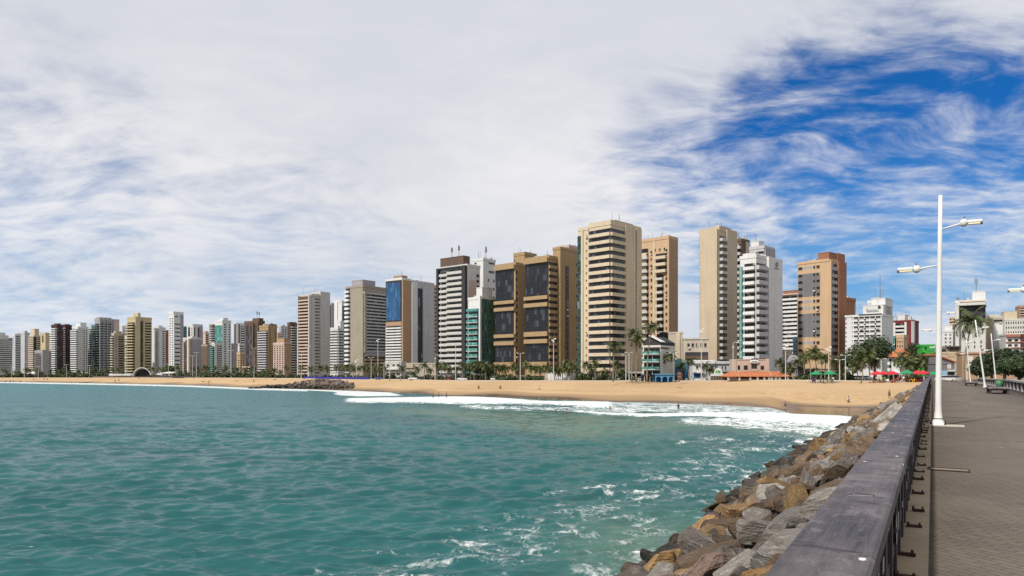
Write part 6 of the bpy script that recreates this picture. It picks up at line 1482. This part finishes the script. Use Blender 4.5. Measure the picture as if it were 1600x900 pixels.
def pose(kind):
    J = dict(pelvis=((0,0,.95),.14), waist=((0,0,1.10),.125), chest=((0,0,1.32),.15), neck=((0,.0,1.49),.055), head0=((0,-.01,1.58),.085), head1=((0,-.02,1.70),.09),
             shl=((-.18,0,1.42),.065), shr=((.18,0,1.42),.065), ell=((-.25,.03,1.15),.045), elr=((.25,.03,1.15),.045), wrl=((-.26,-.06,.92),.033), wrr=((.26,-.06,.92),.033), hal=((-.26,-.10,.83),.035), har=((.26,-.10,.83),.035),
             hil=((-.10,0,.88),.095), hir=((.10,0,.88),.095), knl=((-.11,-.02,.48),.062), knr=((.11,-.02,.48),.062), anl=((-.11,.02,.08),.04), anr=((.11,.02,.08),.04), fol=((-.12,-.15,.035),.035), fr=((.12,-.15,.035),.035))
    P = {k: list(v[0]) for k, v in J.items()}
    if kind == 'walk':
        P['knl'] = [-.11,-.20,.50]; P['anl'] = [-.11,-.16,.10]; P['fol'] = [-.11,-.34,.06]; P['knr'] = [.11,.10,.49]; P['anr'] = [.11,.36,.16]; P['fr'] = [.11,.26,.04]
        P['ell'] = [-.24,.14,1.16]; P['wrl'] = [-.24,.06,.93]; P['hal'] = [-.24,.02,.85]; P['elr'] = [.24,-.06,1.17]; P['wrr'] = [.22,-.26,1.05]; P['har'] = [.21,-.33,1.02]
    elif kind == 'sit':
        for k, v in P.items(): v[2] -= .80
        for s, a in ((-1,'l'),(1,'r')):
            P['kn'+a] = [s*.14,-.36,.48]; P['an'+a] = [s*.13,-.52,.08]; P['fol' if a == 'l' else 'fr'] = [s*.13,-.68,.04]; P['hi'+a] = [s*.10,-.06,.12]
            P['el'+a] = [s*.26,-.12,.40]; P['wr'+a] = [s*.14,-.34,.46]; P['ha'+a] = [s*.06,-.40,.44]
        for k in ('chest','neck','head0','head1','shl','shr'): P[k][1] -= .06*(P[k][2]/.6)
    elif kind == 'kneel':
        for k, v in P.items(): v[2] -= .50
        for s, a in ((-1,'l'),(1,'r')):
            P['hi'+a] = [s*.10,0,.38]; P['kn'+a] = [s*.13,-.32,.10]; P['an'+a] = [s*.13,.10,.06]; P['fol' if a == 'l' else 'fr'] = [s*.13,.24,.05]
            P['el'+a] = [s*.26,-.14,.68]; P['wr'+a] = [s*.16,-.34,.56]; P['ha'+a] = [s*.12,-.42,.54]
        for k in ('chest','neck','head0','head1','shl','shr'): P[k][1] -= .12*(P[k][2]-.4)
    elif kind == 'wade':
        for s, a in ((-1,'l'),(1,'r')): P['el'+a] = [s*.36,.0,1.22]; P['wr'+a] = [s*.40,-.16,1.05]; P['ha'+a] = [s*.41,-.23,1.01]
    elif kind == 'bend':
        for k in ('chest','neck','head0','head1','shl','shr','ell','elr','wrl','wrr','hal','har','waist'):
            y, z = P[k][1], P[k][2]-.95; P[k][1] = y*math.cos(.9) - z*math.sin(.9); P[k][2] = .95 + z*math.cos(.9) + y*math.sin(.9)
        for s, a in ((-1,'l'),(1,'r')): P['el'+a] = [s*.22,-.50,.92]; P['wr'+a] = [s*.18,-.56,.70]; P['ha'+a] = [s*.17,-.58,.60]
    elif kind == 'lie':
        for k, v in P.items(): y, z = v[1], v[2]; v[1] = z-.9; v[2] = .13 - y*.8
    return {k: (tuple(P[k]), J[k][1]) for k in J}
E_ = [('pelvis','waist'),('waist','chest'),('chest','neck'),('neck','head0'),('head0','head1'),('chest','shl'),('chest','shr'),('shl','ell'),('shr','elr'),('ell','wrl'),('elr','wrr'),('wrl','hal'),('wrr','har'),
      ('pelvis','hil'),('pelvis','hir'),('hil','knl'),('hir','knr'),('knl','anl'),('knr','anr'),('anl','fol'),('anr','fr')]
POSE = {}
def mid(a, b, t): return tuple(a[i]+(b[i]-a[i])*t for i in range(3))
for k in ('stand','walk','sit','kneel','wade','bend','lie'):
    J = pose(k); body = skin_mesh('person', J, E_, SKIN['tan'])
    sh = {'pelvis': (J['pelvis'][0], .165), 'w': (mid(J['pelvis'][0], J['waist'][0], .5), .15), 'hil': (J['hil'][0], .118), 'hir': (J['hir'][0], .118), 'kl': (mid(J['hil'][0], J['knl'][0], .62), .095), 'kr': (mid(J['hir'][0], J['knr'][0], .62), .095)}
    shorts = skin_mesh('shorts', sh, [('pelvis','w'),('pelvis','hil'),('pelvis','hir'),('hil','kl'),('hir','kr')], SKIN['tan'])
    st = {'chest': (J['chest'][0], .175), 'waist': (J['waist'][0], .16), 'p': (mid(J['pelvis'][0], J['waist'][0], .3), .165), 'shl': (J['shl'][0], .09), 'shr': (J['shr'][0], .09), 'el': (mid(J['shl'][0], J['ell'][0], .6), .075), 'er': (mid(J['shr'][0], J['elr'][0], .6), .075), 'n': (mid(J['chest'][0], J['neck'][0], .6), .085)}
    shirt = skin_mesh('shirt', st, [('chest','waist'),('waist','p'),('chest','shl'),('chest','shr'),('shl','el'),('shr','er'),('chest','n')], SKIN['tan'])
    h0, h1 = Vector(J['head0'][0]), Vector(J['head1'][0]); d = (h1-h0).normalized(); back = Vector((0, .03, 0)) if k != 'lie' else Vector((0,0,-.03))
    c = h1 + d*.02 + back; hair = MB().ball(c, .105, .11, .10, 10, 6).mesh('hair', M_hair, True)
    POSE[k] = (body, shorts, shirt, hair)
CLOTH = {'black': (.012,.012,.014), 'white': (.72,.72,.70), 'red': (.40,.03,.03), 'blue': (.03,.08,.30), 'green': (.04,.22,.08), 'yellow': (.65,.55,.05), 'lime': (.45,.62,.06), 'grey': (.2,.2,.2), 'pink': (.55,.16,.22), 'navy': (.015,.02,.06), 'beige': (.45,.36,.25)}
def person(px, py, kind, rz, label, shorts='black', shirt=None, skin='tan', loc=None, water=None, group='people on the beach and in the water', sc=1.0):
    if water is not None: Y = CZ*F/(py-HY); p = at(px, None, Y, -water)
    else: p = sand(px, py) if loc is None else loc
    b, s, t, h = POSE[kind]; o = put('person', b, None, p, (0,0,rz), sc); tag(o, label, 'person', group)
    o.material_slots[0].link = 'OBJECT'; o.material_slots[0].material = SKIN[skin]
    for nm, me, c in (('shorts', s, shorts), ('shirt', t, shirt)):
        if c: q = put(nm, me, o); q.material_slots[0].link = 'OBJECT'; q.material_slots[0].material = plain('cloth_'+c, CLOTH[c], .8, .1)
    put('hair', h, o); return o
person(1389.5,623.3,'walk',2.6,'bare chested man in dark shorts walking on the sand near the boulders','black',None,'brown',sc=1.08)
person(1325,628.8,'kneel',.6,'person in a white shirt kneeling on the sand near the wet pool','black','white','brown',sc=1.1)
person(1226,634.8,'sit',1.2,'person sitting at the edge of the wet sand','black',None,'brown')
person(1060,641.5,'stand',2.9,'person in dark swimwear standing in the shallow foam','navy','navy','brown',water=.25)
person(953,641,'wade',.4,'bather standing waist deep in front of the breaking wave','red',None,'tan',water=.85)
person(885.5,645.5,'wade',1.4,'right one of two dark bathers chest deep beyond the foam','black',None,'brown',water=.95)
person(868,645,'wade',.2,'left one of two dark bathers, only head and shoulders above water','black',None,'brown',water=1.1)
person(676.5,623,'walk',1.7,'leaning wader at the left of three in the white foam','black',None,'brown',water=.3,sc=1.15)
person(685.5,622.8,'wade',1.5,'wader in the middle of three in the white foam','navy',None,'brown',water=.3,sc=1.15)
person(697.5,622.5,'wade',2.2,'wader at the right of three in the white foam','black',None,'brown',water=.3,sc=1.15)
person(747.5,607.5,'sit',.5,'lone sunbather sitting on the sand, leftmost of three along the beach','red',None,'brown',sc=1.2)
person(781.5,607.3,'sit',.2,'sunbather sitting in the middle of three along the beach','black',None,'brown',sc=1.2)
person(784.5,607.8,'lie',1.5,'sunbather lying on the sand beside the seated one','white',None,'tan',sc=1.1)
person(843,608.5,'sit',-.4,'sunbather in a white top sitting on the sand, rightmost of three','white','white','brown',sc=1.2)
person(1062,606.5,'lie',1.5,'person lying on the sand below the brown banner','black',None,'brown')
person(325.5,600,'bend',1.6,'bather bending forward at the water edge before the dark gridded block','red',None,'tan',sc=1.25)
person(317.5,596.5,'lie',1.4,'sunbather lying on the far sand left of the bending bather','black',None,'brown',sc=1.3)
person(370.5,595.6,'lie',1.4,'dark sunbather lying on the far sand below the plain mauve slab','black','black','brown',sc=1.3)
person(396,597.2,'sit',1.0,'person seated on the far sand below the brown glass tower','pink',None,'tan',sc=1.3)
person(430,593.5,'lie',1.2,'sunbather lying high on the far sand left of the groyne','black','navy','brown',sc=1.3)
person(262.5,591.8,'stand',0,'person standing at the back of the sand by the white tents','black','black','brown',sc=1.2)
person(186,595.2,'sit',.3,'person sitting on the far sand below the long white canopy','pink',None,'brown',sc=1.3)
person(217,592.5,'stand',.3,'person standing on the sand in front of the stage shell','black',None,'brown',sc=1.1)
person(180,597.6,'stand',.3,'person standing at the far water edge below the long white canopy','black',None,'brown',sc=1.1)
person(53,593.3,'lie',1.4,'sunbather lying on the far sand below the cream crowned tower','black','black','brown',sc=1.3)
person(69,593.3,'sit',.4,'left one of two people sitting on the far sand before the beige slab','black','black','brown',sc=1.2)
person(74.5,593.3,'sit',.2,'right one of two people sitting on the far sand before the beige slab','black',None,'brown',sc=1.2)
for k, (px, lab) in enumerate(((9,'leftmost bather in the far shallows'),(16,'second bather from the left in the far shallows'),(21,'third bather from the left in the far shallows'),(32,'last bather of the far shallows, a little farther right'))): person(px, 597.6, 'wade', k, lab, 'black', None, 'brown', water=.7, sc=1.2)
person(626,595.5,'walk',1.5,'person walking along the back of the sand before the cream entrance block','grey','white','brown')
person(609,595.8,'stand',.5,'person standing by a tall lamp post at the back of the sand','grey','grey','brown')
P2 = 'people at the beach bar'
for px, py, kd, sh, st, lab in ((1270,598.6,'stand','navy','navy','person in navy clothes standing under the left green parasol'),(1273.5,598.4,'stand','black','blue','person in a blue shirt beside the one in navy clothes'),(1287,598.8,'sit','black','green','person in green seated between the two green parasols'),
        (1299,598.5,'stand','green','green','person in green clothes standing under the right green parasol'),(1302,598.2,'stand','black','white','person in a white shirt under the right green parasol'),(1290,598.9,'lie','beige',None,'sunbather lying in front of the two green parasols'),
        (1346.5,599.2,'sit','beige',None,'lone sunbather sitting on open sand between the parasol groups'),(1359,598,'lie','red',None,'sunbather lying left of the leftmost red parasol'),(1364,598.3,'sit','red','red','person in red seated left of the leftmost red parasol'),
        (1370,598,'stand','black','beige','person in beige standing under the leftmost red parasol'),(1373.5,598.2,'stand','black',None,'bare chested person under the second red parasol'),(1378,598.4,'stand','lime','lime','person in lime yellow clothes under the red parasols'),
        (1382,597.8,'stand','green','green','person in green clothes right of the one in lime'),(1393,598.2,'sit','black','red','person in a red shirt seated before the white peaked tent'),(1397.5,598.2,'stand','red',None,'bare chested person in red shorts before the white peaked tent'),
        (1403,597.9,'stand','black','red','person in dark red standing right of the white peaked tent'),(1412,597.4,'stand','grey','white','person in white left of the single green parasol'),(1416,597.2,'sit','beige','beige','person in beige seated under the single green parasol'),(1443.5,597,'stand','white','white','person in white by the last red parasol at the boulders')):
    person(px, py, kd, random.uniform(0,6.28), lab, sh, st, random.choice(('tan','brown')), group=P2)
# palm fringe of utility poles at the right
items = []
for px, yt, Y in ((1529,566,176),(1511,570,170),(1323,556,216)):
    z0 = float(bz(px)); H = CZ-(yt-HY)/F*Y - z0; o = thing('utility_pole', '', 'pole', at(px, None, Y, z0), 0, 'utility poles'); MB().lathe([(.16,0),(.11,H)], 8).build('pole', M_pole, o); MB().box(-.9,.9,-.06,.06,H-.9,H-.78).build('crossarm', M_bark, o)
    items.append((o, f'grey utility pole with crossarm before {behind(px)}', px))
settle(items)
